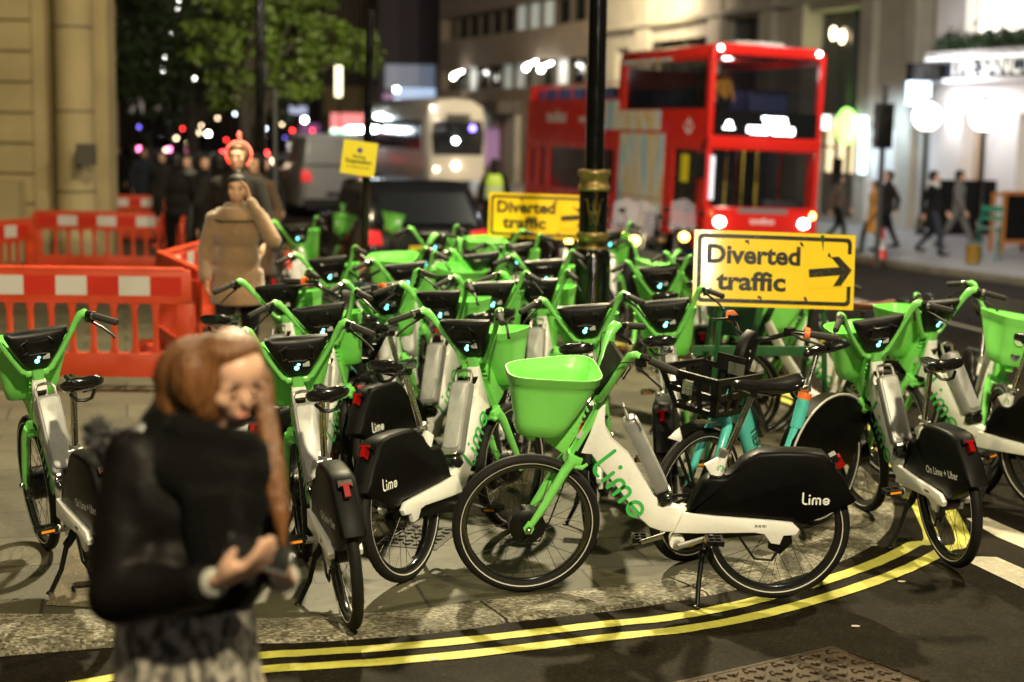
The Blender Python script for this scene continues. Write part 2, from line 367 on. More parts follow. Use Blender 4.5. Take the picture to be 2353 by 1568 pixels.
def build_lime():
    root = empty('rental_bicycle', 'x', 'bicycle')
    rw = wheel(root, 0, .055, .05, 'rear_wheel'); fw = wheel(root, 1.165, .085, .045, 'front_wheel')
    # frame
    f = MB()
    out = [(.838,.945),(.885,.80),(.925,.705),(.872,.700),(.837,.648),(.733,.523),(.640,.396),(.591,.352),(.527,.330),(.42,.330),(.36,.345),(.36,.425),(.47,.455),(.533,.470),(.576,.515),(.70,.705),(.773,.767),(.812,.84),(.812,.938)]
    f.prism(out, -.036, .036, 'xz', .014)
    for s in (1, -1):
        stay = [(.48,.343),(.36,.342),(.109,.350),(.062,.343),(.03,.300),(-.012,.294),(-.028,.338),(-.085,.342),(-.10,.368),(-.066,.400),(.02,.408),(.30,.425),(.44,.44)]
        f.prism(stay, s*.062-.014, s*.062+.014, 'xz', .005)
    f.tube([(.335,0,.40),(.30,0,.56),(.268,0,.66),(.255,0,.71)], [.034,.030,.024,.021], 14)
    f.prism([(.31,.60),(.345,.655),(.285,.69),(.262,.655)], -.014, .014, 'xz', .004)
    f.tube([(.46,-.045,.285),(.46,.045,.285)], .036, 16)
    fo = f.build('frame', WHITE, root)
    t = MB()
    for s, F_ in ((1, LEFT), (-1, RIGHT)):
        if s > 0: t.M = LEFT(.872, .634, .0385, .140, R(50)); lime_word(t, .118)
        else: t.M = RIGHT(.585, .43, .0385, .135, R(-50)) @ Matrix.Translation((-2.0,-.5,0)) ; t.M = RIGHT(.868-.0,.627,.0385,1,0); 
        if s < 0:
            t.M = Matrix(((-.6428*.135,.766*.135,0,.842),(0,0,-1,-.0385),(-.766*.135,-.6428*.135,0,.70),(0,0,0,1))) @ Matrix(((-1,0,0,2.3),(0,-1,0,.35),(0,0,1,0),(0,0,0,1))); lime_word(t, .118)
    t.build('lettering', LOGOG, fo)
    g = MB(); g.M = LEFT(.272, .643, .0245, .017); lime_slice(g); g.build('emblem', LOGOG, fo)
    g = MB()
    for k in range(9): g.bx(.055+k*.0062, .055+k*.0062+(.0035 if k%3 else .0018), .0762, .0772, .378, .390)
    g.build('barcode', BLKG, fo)
    h = MB(); h.tube([(.925,0,.70),(.822,0,.893)], .031, 16); h.tube([(.936,0,.683),(.923,0,.706)], .036, 16); h.build('head_tube', BLK, root)
    sp = MB(); sp.tube([(.62,.02,.33),(.66,.03,.40),(.82,.035,.62)], .004, 6)
    # battery
    ax = Vector((.713-.556,0,.838-.515)).normalized(); nx = Vector((-ax.z,0,ax.x)); c0 = Vector((.648,0,.682))
    BM = Matrix(((ax.x,0,nx.x,c0.x),(ax.y,1,nx.y,c0.y),(ax.z,0,nx.z,c0.z),(0,0,0,1)))
    b = MB(); b.M = BM
    def rr(L0, L1, W, r, n=5):
        pts = []
        for cx, cy, a0 in ((L1-r,W-r,0),(L0+r,W-r,90),(L0+r,-W+r,180),(L1-r,-W+r,270)):
            for i in range(n): a = R(a0+90*i/(n-1)); pts.append((cx+r*math.cos(a), cy+r*math.sin(a)))
        return pts
    b.prism(rr(-.19,.20,.058,.024), .0, .064, 'xy', .014)
    bo = b.build('battery', BATTD, root)
    b = MB(); b.M = BM; b.prism(rr(-.168,.185,.046,.022), .058, .0705, 'xy', .005); b.build('battery_lid', BATT, bo)
    b = MB(); b.M = BM; b.tube([(.18,.045,.03),(.235,.045,.034),(.257,.035,.036),(.262,0,.036),(.257,-.035,.036),(.235,-.045,.034),(.18,-.045,.03)], .008, 8); b.build('battery_handle', ALU, bo)
    b = MB(); b.M = BM; b.prism(rr(-.265,-.185,.053,.04,6), -.005, .058, 'xy', .014); b.build('battery_base', BLKG, bo)
    b = MB(); b.M = BM; b.prism(rr(-.205,-.188,.045,.006,4), .056, .072, 'xy', .002); b.build('battery_latch', CHROME, bo)
    b = MB(); b.M = BM @ Matrix.Translation((.13,0,.0712)) @ Matrix.Rotation(R(-90),4,'Z') @ Matrix.Scale(.016,4); lime_slice(b); b.build('emblem', GREY_TXT, bo)
    # seat
    s = MB(); s.tube([(.262,0,.66),(.135,0,1.005)], .0150, 16); so = s.build('seat_post', CHROME, root)
    s = MB(); s.tube([(.266,0,.695),(.254,0,.728)], .0245, 16); s.box((.238,0,.705),(.03,.02,.022)); s.tube([(.232,-.03,.705),(.232,.035,.70)], .006, 8); s.build('seat_clamp', ALU, so)
    s = MB(); rs = []
    for x, hw, zt, th, dr in ((.235,.010,1.030,.02,.0),(.225,.019,1.045,.036,.0),(.19,.024,1.052,.045,.002),(.13,.032,1.050,.05,.004),(.08,.046,1.050,.055,.006),(.035,.068,1.056,.055,.010),(-.01,.090,1.066,.055,.016),(-.05,.096,1.078,.055,.016),(-.075,.082,1.082,.05,.010),(-.088,.05,1.078,.036,.0)):
        ring = []
        for k in range(20):
            a = 2*PI*k/20; c, q = math.cos(a), math.sin(a)
            z = zt-dr*abs(c)**2 + (q*.010 if q > 0 else q*th) - .006*math.exp(-(c/.28)**2)*(q > 0)
            ring.append((x, hw*(abs(c)**.8)*(1 if c > 0 else -1), z))
        rs.append(ring)
    s.rings(rs); sd = s.build('saddle', BLKG, root, sharp=80)
    s = MB()
    for q in (-1, 1): s.tube([(.19,q*.012,1.015),(.14,q*.024,.998),(.05,q*.026,.996),(-.02,q*.045,1.02)], .0045, 8)
    s.tube([(-.03,-.055,1.012),(-.055,-.03,.985),(-.06,0,.98),(-.055,.03,.985),(-.03,.055,1.012)], .008, 8)
    s.tube([(.137,-.03,1.002),(.137,.03,1.002)], .017, 10); s.build('saddle_rails', BLK, sd)
    # rear cover
    c = MB()
    out = [(.440,.425),(.416,.445),(.392,.509),(.357,.578),(.318,.610),(.273,.607),(.245,.612),(.202,.650),(.18,.682),(.147,.706),(.10,.730),(0,.737),(-.12,.737),(-.20,.728),(-.228,.70),(-.257,.655),(-.296,.613),(-.33,.549),(-.362,.505),(-.345,.488),(-.124,.382),(-.083,.388),(-.06,.403),(0,.405),(.343,.420)]
    c.prism(out, -.058, .058, 'xz', .020)
    co = c.build('rear_cover', COVER, root, sharp=50)
    l = MB(); l.M = Matrix.Translation((-.268,0,.665)) @ Matrix.Rotation(R(33),4,'Y')
    l.bx(-.035,.006,-.025,.025,.026,.036); l.bx(-.034,.004,-.012,.012,-.022,.026); l.build('tail_light', REDL, co)
    l = MB(); l.M = Matrix.Translation((-.262,0,.665)) @ Matrix.Rotation(R(33),4,'Y'); l.bx(-.028,.004,-.030,.030,.022,.052); l.build('light_housing', BLK, co)
    l = MB()
    for FF, x in ((LEFT, -.11), (RIGHT, -.235)):
        l = MB(); l.M = FF(x, .488, .0588, .054); lime_word(l, .15); l.build('cover_lettering', LOGOW, co)
    # drivetrain, stand
    pedal_set(root, (.46,0,.285), R(160))
    d = MB(); d.prism([(.50,.25),(.52,.29),(.49,.325),(.10,.385),(.0,.395),(-.04,.35),(.0,.305),(.3,.27),(.44,.245)], -.050, -.040, 'xz', .003); d.build('chain_guard', BLK, root)
    k = MB(); k.tube([(.33,.02,.33),(.33,.05,.27),(.345,.075,.235)], .020, 12); k.tube([(.345,.072,.24),(.36,.11,.12),(.37,.168,.022)], [.013,.012,.011], 10); k.ball((.37,.172,.02), (.022,.018,.010))
    k.build('kickstand', BLK, root)
    m = MB(); m.prism([(.03,.39),(-.05,.40),(-.075,.30),(-.02,.24),(.04,.27)], .048,.058,'xz',.002)
    m.tube([(.18,.06,.33),(.10,.066,.22),(.02,.068,.215),(-.01,.066,.27)], .006, 8); m.build('brake_arm', BLK, root)
    # fork
    k = MB()
    k.prism([(.945,.665),(.985,.685),(.868,.90),(.85,.99),(.80,.99),(.825,.90)], -.028, .028, 'xz', .010)
    k.prism([(.93,.640),(1.0,.665),(.985,.715),(.915,.685)], -.062, .062, 'xz', .014)
    for s in (1, -1):
        k.tube([(.965,s*.050,.680),(1.00,s*.060,.635),(1.09,s*.066,.47),(1.155,s*.064,.365)], [.026,.023,.019,.015], 12)
        k.prism([(1.14,.375),(1.165,.39),(1.188,.355),(1.178,.325),(1.150,.325),(1.137,.35)], s*.062-.006, s*.062+.006, 'xz', .002)
        k.tube([(.99,s*.040,.66),(.92,s*.055,.645),(.895,s*.05,.66)], [.016,.012,.008], 8)
    for j in range(6): k.box((.868+.014*j+.032, .0, .90-.026*j+.015), (.012,.064,.012), Matrix.Rotation(R(30),3,'Y'))
    fk = k.build('fork', LIME2, root)
    k = MB(); k.tube([(1.165,-.085,.35),(1.165,.085,.35)], .010, 12)
    for s in (1,-1): k.ball((1.165, s*.083, .35), .014, 8, 6)
    k.build('axle_nut', CHROME, fk)
    k = MB(); k.tube([(1.165,.055,.30),(1.19,.06,.275),(1.11,.064,.29),(1.06,.060,.40),(.99,.045,.60),(.93,.05,.66)], .004, 6); k.build('cable', BLKG, fk)
    k = MB(); k.box((.93,.0295,.80),(.022,.002,.04),Matrix.Rotation(R(-30),3,'Y')); k.build('label_plate', PLATE, fk)
    # basket
    bo = basket_mesh().build('basket', LIME, root, sharp=60)
    m = MB(); m.prism([(.94,.80),(1.0,.70),(1.06,.745),(1.14,.815),(1.0,.90),(.90,.96)], -.03, .03, 'xz', .01); m.build('basket_bracket', LIME, bo)
    m = MB(); m.prism([(1.12,.822),(1.14,.770),(1.175,.775),(1.185,.826)], -.022, .022, 'xz', .006); m.build('light_bracket', LIME, bo)
    m = MB(); m.tube([(1.20,0,.880),(1.236,0,.884)], [.028,.030], 16); m.build('headlight', CHROME, bo)
    m = MB(); m.M = Matrix(((0,0,1,1.262),(1,0,0,0),(0,1,-.0,.99),(0,0,0,1))) @ Matrix.Rotation(R(-14),4,'X') @ Matrix.Scale(.036,4); lime_slice(m); m.build('emblem', LOGOW, bo)
    # handlebar wings
    m = MB()
    m.tube([(.858,-.055,.972),(.858,.055,.972)], .022, 10)
    for s in (1, -1):
        m.tube([(.858,s*.045,.972),(.848,s*.075,.99),(.818,s*.125,1.07),(.79,s*.172,1.15),(.766,s*.200,1.205),(.748,s*.217,1.232),(.729,s*.233,1.243),(.709,s*.245,1.238)], [.021,.020,.0175,.0175,.022,.027,.026,.018], 12, flat=.75, up=Vector((1,0,.2)))
    hb = m.build('handlebar', LIME2, root, sharp=60)
    for s in (1, -1):
        a = Vector((.709,s*.245,1.238)); b_ = Vector((.569,s*.345,1.198)); d_ = b_-a
        g = MB(); g.tube([a+d_*.26, a+d_*.30, a+d_*.97, b_], [.0165,.0175,.0165,.013], 14); g.build('grip', GRIP, hb)
        g = MB(); g.tube([a+d_*.17, a+d_*.25], .0205, 16); g.build('bell_ring', CHROME, hb)
        g = MB(); g.tube([a-d_*.02, a+d_*.18], .0185, 12); g.box(a+d_*.06+Vector((.012,0,-.022)),(.045,.035,.028))
        g.tube([a+d_*.06+Vector((.02,0,-.012)), a+d_*.18+Vector((.045,0,-.035)), a+d_*.55+Vector((.055,0,-.048)), a+d_*.86+Vector((.050,s*.005,-.075)), a+d_*.9+Vector((.05,s*.008,-.088))], [.008,.007,.006,.006,.008], 8, flat=1.2)
        g.tube([a+d_*.05+Vector((.02,0,-.02)), a+Vector((.09,-s*.02,-.03)), a+Vector((.11,-s*.1,-.10)), Vector((.90,s*.02,.94))], .0035, 6)
        g.build('brake_lever', BLK, hb)
    # console
    q = Vector((-.496,0,.868)); nb = Vector((-.868,0,-.496))*-1; nb = Vector((-.868,0,-.496)) ; nb = Vector((-.80,0,.60)).normalized(); uq = Vector((-.60,0,-.80))*-1; uq = Vector((-.42,0,.907)).normalized(); nb = Vector((-.907,0,-.42)).normalized()
    CMx = Matrix(((0,uq.x,nb.x,.850),(-1,uq.y,nb.y,0),(0,uq.z,nb.z,.985),(0,0,0,1)))
    c = MB(); c.M = CMx
    prof = [(0,.035,.0,.004),(.015,.055,.0,.018),(.06,.078,.0,.030),(.10,.098,.0,.040),(.15,.124,.0,.038),(.205,.150,.0,.024),(.222,.150,.0,.006)]
    rs = []
    for h, hw, z0, z1 in prof:
        n = 14; rs.append([(hw*math.cos(PI*k/n), h, z0+(z1-z0)*(max(0,math.sin(PI*k/n))**.5)) for k in range(n+1)]+[(hw*math.cos(PI*k/n)*.98, h, -.020) for k in range(n, -1, -1)])
    c.rings(rs); co = c.build('console', BLK, root, sharp=50)
    c = MB(); c.M = CMx @ Matrix.Translation((0,.088,.0395)) @ Matrix.Rotation(R(-6),4,'X')
    c.bx(-.062,.006,-.0,.002,0,.001) ; c.bx(-.026,.010,-.030,.020,-.003,.0015); c.build('display', BLKG, co)
    c = MB(); c.M = CMx @ Matrix.Translation((-.006,.088,.042)) @ Matrix.Rotation(R(-6),4,'X')
    c.ball((.000,-.010,0),(.012,.012,.003)); c.ball((.010,.008,0),(.0085,.007,.003)); c.build('lamp_dots', CYAN, co)
    c = MB(); c.M = CMx @ Matrix.Translation((.040,.095,.036)) @ Matrix.Rotation(R(-6),4,'X'); c.prism([(-.017,-.015),(.017,-.015),(.017,.015),(-.017,.015)], -.004, .003, 'xy', .002); c.build('label_plate', PLATE, co)
    c = MB(); c.M = CMx
    c.prism([(-.05,.135),(.05,.135),(.058,.15),(.062,.185),(.05,.20),(.03,.192),(-.03,.192),(-.05,.20),(-.062,.185),(-.058,.15)], .034, .050, 'xy', .004)
    for s in (1, -1):
        c.tube([(s*.05,.135,.045),(s*.075,.128,.052),(s*.07,.16,.055),(s*.085,.19,.055),(s*.06,.20,.05),(s*.045,.212,.045)], .004, 6)
    c.build('phone_strap', BLK, co)
    c = MB(); c.M = CMx @ Matrix.Translation((0,.126,.0415)) @ Matrix.Rotation(R(-8),4,'X'); c.text('CAUTION', .008, 0); c.bx(-.045,.045,-.006,-.0052,0,.0004); c.bx(-.04,.04,-.010,-.0094,0,.0004); c.build('caution_lettering', GREY_TXT, co)
    return root
def variant_cover(root, ch):
    # lettering of the second kind of rear cover
    for c in kids(root):
        if c.name.startswith('rear_cover'):
            for k in kids(c):
                if k.name.startswith('cover_lettering'): bpy.data.objects.remove(k)
            l = MB()
            for FF, x in ((LEFT, .115), (RIGHT, -.235)):
                l = MB(); l.M = FF(x, .475, .0588, 1, R(-6) if FF is LEFT else 0); l.text('On Lime + Uber', .054, 0, .0006, 'LEFT')
                l.build('cover_lettering', LOGOW, c)
PROTO = build_lime()
PROTO2 = copy_tree(PROTO, None, child_map()); variant_cover(PROTO2, None)
CHM = child_map()
used = {'a': False, 'b': False}
LEAN = R(-6)
def place_bike(loc, yaw, steer=0, label='', kind='a', lean=LEAN, zs=None, group='green and white rental bicycles parked on the pavement corner', orange=False, nosaddle=False, drop=()):
    src = PROTO if kind == 'a' else PROTO2
    if used[kind]: r = copy_tree(src, None, CHM)
    else: r = src; used[kind] = True
    used.setdefault('list', []).append((r, steer, drop, orange))
    r.location = (loc[0], loc[1], (gz(loc[1]) if zs is None else zs)); r.rotation_euler = (lean, 0, yaw)
    r['label'] = label; r['group'] = group; return r
def finish_bikes():
    ch = child_map()
    for r, st, drop, orange in used['list']:
        M = steer_m(st)
        for c in list(ch[r.name]):
            base = c.name.split('.')[0]
            if base in STEER: c.matrix_basis = M
            if base == 'console' and orange:
                for k in ch[c.name]:
                    if k.name.startswith('lamp_dots'):
                        d = MB(); d.M = Matrix.Translation((0,0,0)) @ CONS; d.ball((-.008,.066,.040),(.008,.010,.003)); d.build('warning_dot', ORDOT, c)
    return
uq = Vector((-.42,0,.907)).normalized(); nb = Vector((-.907,0,-.42)).normalized()
CONS = Matrix(((0,uq.x,nb.x,.850),(-1,uq.y,nb.y,0),(0,uq.z,nb.z,.985),(0,0,0,1)))
def heading(dx, dy): return math.atan2(dy, dx)
def bike_at(px, py, hd, steer=0, label='', kind='a', at='console', **kw):
    # at: which point of the bicycle the pixel reads (console centre, saddle or rear wheel contact)
    lx, lz = {'console': (.80, 1.085), 'saddle': (.06, 1.05), 'rear': (0, 0), 'front': (1.165, 0), 'basket': (1.06, 1.11)}[at]
    z = lz
    for _ in range(3): p = G(px, py, z); z = lz+gz(p.y)
    h = Vector((hd[0], hd[1], 0)).normalized()
    lf = Vector((-h.y, h.x, 0)); p = p - h*lx - lf*(lz*math.sin(6*PI/180))
    return place_bike((p.x, p.y), heading(*hd), R(steer), label, kind, **kw)
L_ = 'green rental bicycle '
bike_at(1206, 1365, (-1,.0), 9, L_+'standing side-on at the kerb in front of all the others', at='front', lean=R(-5))
bike_at(805, 1440, (-.30,1), -4, L_+'seen from behind just right of the auburn haired woman, its saddle low', kind='b', at='rear')
bike_at(250, 1402, (-.56,.98), 0, L_+'at the left edge, its rear hidden by the woman', kind='b', at='rear', orange=True)
bike_at(936, 1335, (.45,.89), -4, L_+'between the rear-seen one and the side-on one, word on cover', at='rear')
bike_at(1015, 706, (.42,.90), -2, L_+'whose dark cover shows just behind another dark cover left of centre', at='console')
bike_at(2185, 1300, (-.18,1), 4, L_+'standing with its rear wheel over the double yellow lines', kind='b', at='rear')
bike_at(2150, 727, (-.60,.80), -8, L_+'behind the one on the yellow lines, white tube slanting right', at='console')
bike_at(2325, 712, (-.15,-1), 6, L_+'at the right edge of the photo with its basket towards the camera', at='basket')
bike_at(650, 688, (.33,.95), 8, L_+'whose console is just right of the camel coat woman', at='console')
bike_at(890, 688, (.10,1), 8, L_+'left of centre, its console leaning over the dark covers', at='console')
bike_at(1133, 680, (.08,1), -3, L_+'upright in the middle of the crowd, console above the front row one', at='console')
bike_at(1238, 676, (.30,.95), -3, L_+'whose console shows just left of the black lamp post', at='console')
bike_at(938, 636, (.15,1), 3, L_+'in the third row, its console in front of a translucent green basket', at='console')
bike_at(1345, 740, (.10,1), 0, L_+'whose console stands right behind the basket of the side-on one', at='console')
bike_at(1530, 727, (.14,1), 3, L_+'with console just left of the near yellow sign, tail light below', at='console', kind='b')
bike_at(1516, 642, (.05,1), 0, L_+'one row behind the near yellow sign, console before a pale green basket', at='console')
bike_at(1255, 628, (.25,1), 0, L_+'in the fourth row, partly hidden behind the consoles left of the post', at='console')
bike_at(1113, 612, (.35,1), 5, L_+'in the far rows with an orange dot on its console', at='console', orange=True)
bike_at(685, 540, (.12,1), 0, L_+'far back on its own, right of the camel coat woman', at='console')
bike_at(1498, 572, (-.10,-1), 10, L_+'with its pale basket towards the camera left of the near yellow sign', at='basket')
bike_at(1112, 545, (-1,-.25), 5, L_+'far back below the far yellow sign, its basket seen from the side', at='basket')
bike_at(905, 586, (-1,.25), 8, L_+'with its basket side-on in the far rows left of centre', at='basket')
bike_at(1040, 606, (-.8,-.9), 12, L_+'with a basket turned half away, behind the fourth row', at='basket')
bike_at(790, 470, (-.4,-1), 0, L_+'farthest back by the small yellow notice on its pole', at='basket')
bike_at(900, 480, (.3,-1), 10, L_+'farthest back in front of the dark car', at='basket')
bike_at(1410, 545, (.2,1), 0, L_+'directly right of the black lamp post base', at='basket')
bike_at(760, 622, (.2,1), 4, L_+'in the dark crowd between the camel coat woman and the third row', at='console')
bike_at(1000, 560, (.1,1), -5, L_+'far back behind the translucent basket, left of the far yellow sign', at='console')
bike_at(1190, 590, (.2,1), 6, L_+'just below the lower edge of the far yellow sign', at='console')
bike_at(745, 742, (.25,1), 8, L_+'squeezed between the rear-seen one and the turquoise hire bicycle', at='console')
bike_at(1600, 620, (.1,1), 0, L_+'farther back whose bars show left of the near yellow sign edge', at='console')
bike_at(1790, 648, (-.97,-.10), 0, L_+'side-on beneath the near yellow sign', at='basket')
bike_at(1700, 640, (-.45,-.9), 6, L_+'behind the legs of the near yellow sign', at='basket')
finish_bikes()
# ------------------------------------------------------------------ the ground
def gmat(kind):
    m = bpy.data.materials.new(kind); m.use_nodes = True; nt = m.node_tree; b = nt.nodes['Principled BSDF']; L = nt.links
    tc = nt.nodes.new('ShaderNodeNewGeometry'); P = tc.outputs['Position']
    def noise(s, d=6, r=.6, v=P):
        n = nt.nodes.new('ShaderNodeTexNoise'); n.inputs['Scale'].default_value = s; n.inputs['Detail'].default_value = d; n.inputs['Roughness'].default_value = r; L.new(v, n.inputs['Vector']); return n.outputs[0]
    def ramp(v, stops):
        r = nt.nodes.new('ShaderNodeValToRGB'); e = r.color_ramp.elements
        while len(e) < len(stops): e.new(.5)
        for k, (p, c) in enumerate(stops): e[k].position = p; e[k].color = (*c, 1)
        L.new(v, r.inputs[0]); return r.outputs[0]
    def mul(a, b_, f=1.0, t='MULTIPLY'):
        x = nt.nodes.new('ShaderNodeMixRGB'); x.blend_type = t
        if isinstance(f, float): x.inputs[0].default_value = f
        else: L.new(f, x.inputs[0])
        for i, v in ((1, a), (2, b_)):
            if isinstance(v, tuple): x.inputs[i].default_value = (*v, 1)
            else: L.new(v, x.inputs[i])
        return x.outputs[0]
    hgt = None; bs = .3; bd = .01
    g = lambda v: (v, v, v)
    if kind == 'asphalt':
        c = ramp(noise(62, 4, .8), [(.30, (.004,.0029,.0014)), (.52, (.0135,.0098,.0050)), (.66, (.028,.021,.0115)), (.76, (.13,.11,.07))])
        c = mul(c, ramp(noise(1.3, 5, .6), [(.3, g(.62)), (.7, g(1.15))])); c = mul(c, ramp(noise(9, 4), [(.35, g(.8)), (.65, g(1.1))]))
        hgt = noise(110, 4, .7); bs = .55; b.inputs['Specular IOR Level'].default_value = .10; b.inputs['Roughness'].default_value = .62; bd = .008
        mr = nt.nodes.new('ShaderNodeMapRange'); mr.inputs[3].default_value = .6; mr.inputs[4].default_value = .9; L.new(noise(3, 5), mr.inputs[0]); L.new(mr.outputs[0], b.inputs['Roughness'])
    elif kind == 'paving':
        mp = nt.nodes.new('ShaderNodeMapping'); mp.inputs['Rotation'].default_value = (0,0,R(-14)); L.new(P, mp.inputs[0])
        br = nt.nodes.new('ShaderNodeTexBrick'); br.offset = .45; L.new(mp.outputs[0], br.inputs['Vector'])
        br.inputs['Scale'].default_value = 1; br.inputs['Mortar Size'].default_value = .010; br.inputs['Mortar Smooth'].default_value = .3; br.inputs['Bias'].default_value = .0
        br.inputs['Brick Width'].default_value = .86; br.inputs['Row Height'].default_value = .56
        br.inputs['Color1'].default_value = (.050,.045,.025,1); br.inputs['Color2'].default_value = (.082,.074,.043,1); br.inputs['Mortar'].default_value = (.022,.018,.010,1)
        c = mul(br.outputs['Color'], ramp(noise(2.6, 6, .62), [(.32, g(.66)), (.68, g(1.12))]))
        c = mul(c, ramp(noise(26, 5, .7), [(.3, g(.86)), (.7, g(1.06))]))
        c = mul(c, ramp(noise(7.5, 2, .4), [(.66, g(1)), (.70, (.62,.58,.52))]))
        # spots of trodden gum
        vo = nt.nodes.new('ShaderNodeTexVoronoi'); vo.inputs['Scale'].default_value = 3.2; L.new(P, vo.inputs['Vector'])
        c = mul(c, ramp(vo.outputs['Distance'], [(.05, g(.62)), (.065, g(1))]))
        h = nt.nodes.new('ShaderNodeMath'); h.operation = 'MULTIPLY_ADD'; L.new(br.outputs['Fac'], h.inputs[0]); h.inputs[1].default_value = -1.0; L.new(noise(18, 6), h.inputs[2])
        hgt = h.outputs[0]; bs = .35; b.inputs['Roughness'].default_value = .62
    elif kind == 'kerb':
        vo = nt.nodes.new('ShaderNodeTexVoronoi'); vo.inputs['Scale'].default_value = 105; vo.inputs['Randomness'].default_value = 1
        mp = nt.nodes.new('ShaderNodeMapping'); mp.inputs['Scale'].default_value = (.55, 1.3, 1); L.new(P, mp.inputs[0]); L.new(mp.outputs[0], vo.inputs['Vector'])
        bw = nt.nodes.new('ShaderNodeRGBToBW'); L.new(vo.outputs['Color'], bw.inputs[0])
        c = ramp(bw.outputs[0], [(.2, (.060,.050,.032)), (.42, (.135,.118,.078)), (.62, (.205,.185,.128)), (.8, (.36,.33,.25))])
        c = mul(c, ramp(noise(3.5, 5, .6), [(.38, g(.60)), (.60, g(1.1))]))
        hgt = noise(60, 5, .7); bs = .6; b.inputs['Roughness'].default_value = .7
    elif kind == 'yellow':
        c = ramp(noise(30, 6, .7), [(.30, (.42,.39,.055)), (.62, (.56,.53,.10))])
        wear = ramp(noise(13, 10, .78), [(.655, g(0)), (.675, g(1))])
        c = mul(c, (.045,.040,.033), wear, 'MIX'); hgt = noise(90, 5, .7); bs = .4; b.inputs['Roughness'].default_value = .6
    elif kind == 'white':
        c = ramp(noise(25, 6, .7), [(.30, (.42,.38,.30)), (.62, (.66,.60,.48))])
        c = mul(c, (.05,.045,.036), ramp(noise(11, 9, .75), [(.64, g(0)), (.67, g(1))]), 'MIX'); hgt = noise(90, 5, .7); bs = .4; b.inputs['Roughness'].default_value = .6
    elif kind == 'patch':
        c = ramp(noise(120, 4, .7), [(.3, (.045,.035,.02)), (.55, (.12,.095,.055)), (.75, (.34,.28,.16))]); hgt = noise(120, 4, .7); bs = .7; b.inputs['Roughness'].default_value = .8
    L.new(c, b.inputs['Base Color'])
    bp = nt.nodes.new('ShaderNodeBump'); bp.inputs['Strength'].default_value = bs; bp.inputs['Distance'].default_value = bd; L.new(hgt, bp.inputs['Height']); L.new(bp.outputs[0], b.inputs['Normal'])
    return m
ASPH = gmat('asphalt'); PAVE = gmat('paving'); KERB = gmat('kerb'); YEL = gmat('yellow'); WHT = gmat('white'); PATCH = gmat('patch')
# kerb line of the near pavement: along the side road, round the corner, then away along the main road
kpx = [(590,1473),(747,1468),(900,1458),(1027,1447),(1174,1425),(1379,1402),(1551,1378),(1686,1352),(1800,1328),(1915,1292),(1985,1262),(2022,1237),(2045,1208),(2056,1170),(2050,1140)]
kp = [G(*p) for p in kpx]
def lpt(p): return Vector((p[0], p[1], 0))
left = [Vector((-14, 6.15, 0)), Vector((-6, 6.27, 0)), Vector((-3.2, 6.38, 0)), Vector((-2.2, 6.42, 0))]
last = kp[-1]
right = [last+Vector((x, y, 0)) for x, y in ((-.0,.6),(0,1.5),(-.04,2.5),(-.22,3.7),(-.65,5.1),(-1.4,7.1),(-2.35,9.6),(-3.6,13),(-4.85,16.5),(-6.1,20),(-7.8,25),(-10.2,32),(-12.9,40),(-19.5,60),(-29,90))]
KL = left+kp+right
def smooth_line(L, n=3):
    out = []
    for i in range(len(L)-1):
        p0, p1, p2, p3 = L[max(i-1,0)], L[i], L[i+1], L[min(i+2,len(L)-1)]
        for k in range(n):
            t = k/n; out.append(.5*((2*p1)+(p2-p0)*t+(2*p0-5*p1+4*p2-p3)*t*t+(3*p1-p0-3*p2+p3)*t**3))
    out.append(L[-1]); return out
KL = smooth_line(KL)
def offset(L, d):
    out = []
    for i, p in enumerate(L):
        t = (L[min(i+1,len(L)-1)]-L[max(i-1,0)]).normalized(); out.append(p+Vector((t.y, -t.x, 0))*d)   # positive = towards the road
    return out
def drop(x, y):                                     # how far the road lies under the kerb top
    a = max(0, min(1, (-1.2-x)/1.4)); a = a*a*(3-2*a)
    b = max(0, min(1, (y-9.5)/4.0)); b = b*b*(3-2*b)
    return .012+.10*max(a, b)
def roadz(x, y): return gz(y)-drop(x, y)
def sheet(name, xs, ys, zf, m, **kw):
    mb = MB(); ids = [[mb._v((x, y, zf(x, y))) for x in xs] for y in ys]
    for a, b in zip(ids, ids[1:]):
        for k in range(len(xs)-1): mb.face((a[k], a[k+1], b[k+1], b[k]))
    return mb.build(name, m, None, flat=False, sharp=180, **kw)
fr = lambda a, b, n: [a+(b-a)*i/n for i in range(n+1)]
sheet('road', [-300]+fr(-40, -4, 6)+fr(-3.8, 0, 19)+fr(.5, 40, 20)+[300], [-60, -10, 0]+fr(3, 16, 39)+fr(17, 40, 24)+[50, 70, 100, 400], roadz, ASPH, kind='structure')
inner = offset(KL, -.30)
# pavement sheet: from the inner kerb line leftwards, as rows
mb = MB()
cols = fr(0, 1, 14)
def hit_rows(L):
    rows = []
    for p in L:
        rows.append(p)
    return rows
i0 = max(range(len(inner)), key=lambda i: inner[i].x)          # the corner
front = inner[:i0+1]; side = inner[i0:]
sy = [p.y for p in side]; 
def side_x(y):
    for a, b in zip(side, side[1:]):
        if a.y <= y <= b.y: return a.x+(b.x-a.x)*(y-a.y)/(b.y-a.y+1e-9)
    return side[-1].x
def side_y(x):
    for a, b in zip(side, side[1:]):
        if b.x <= x <= a.x: return a.y+(b.y-a.y)*(a.x-x)/(a.x-b.x+1e-9)
    return side[-1].y
fronts = [p for p in front if p.x > -13.9]
colsv = []
for p in fronts:
    yb = max(p.y+.01, side_y(p.x)); n = 26
    colsv.append([mb._v((p.x, p.y+(yb-p.y)*k/n, gz(p.y+(yb-p.y)*k/n))) for k in range(n+1)])
for a, b in zip(colsv, colsv[1:]):
    for k in range(26): mb.face((a[k], b[k], b[k+1], a[k+1]))
y0 = fronts[0].y; x0 = fronts[0].x
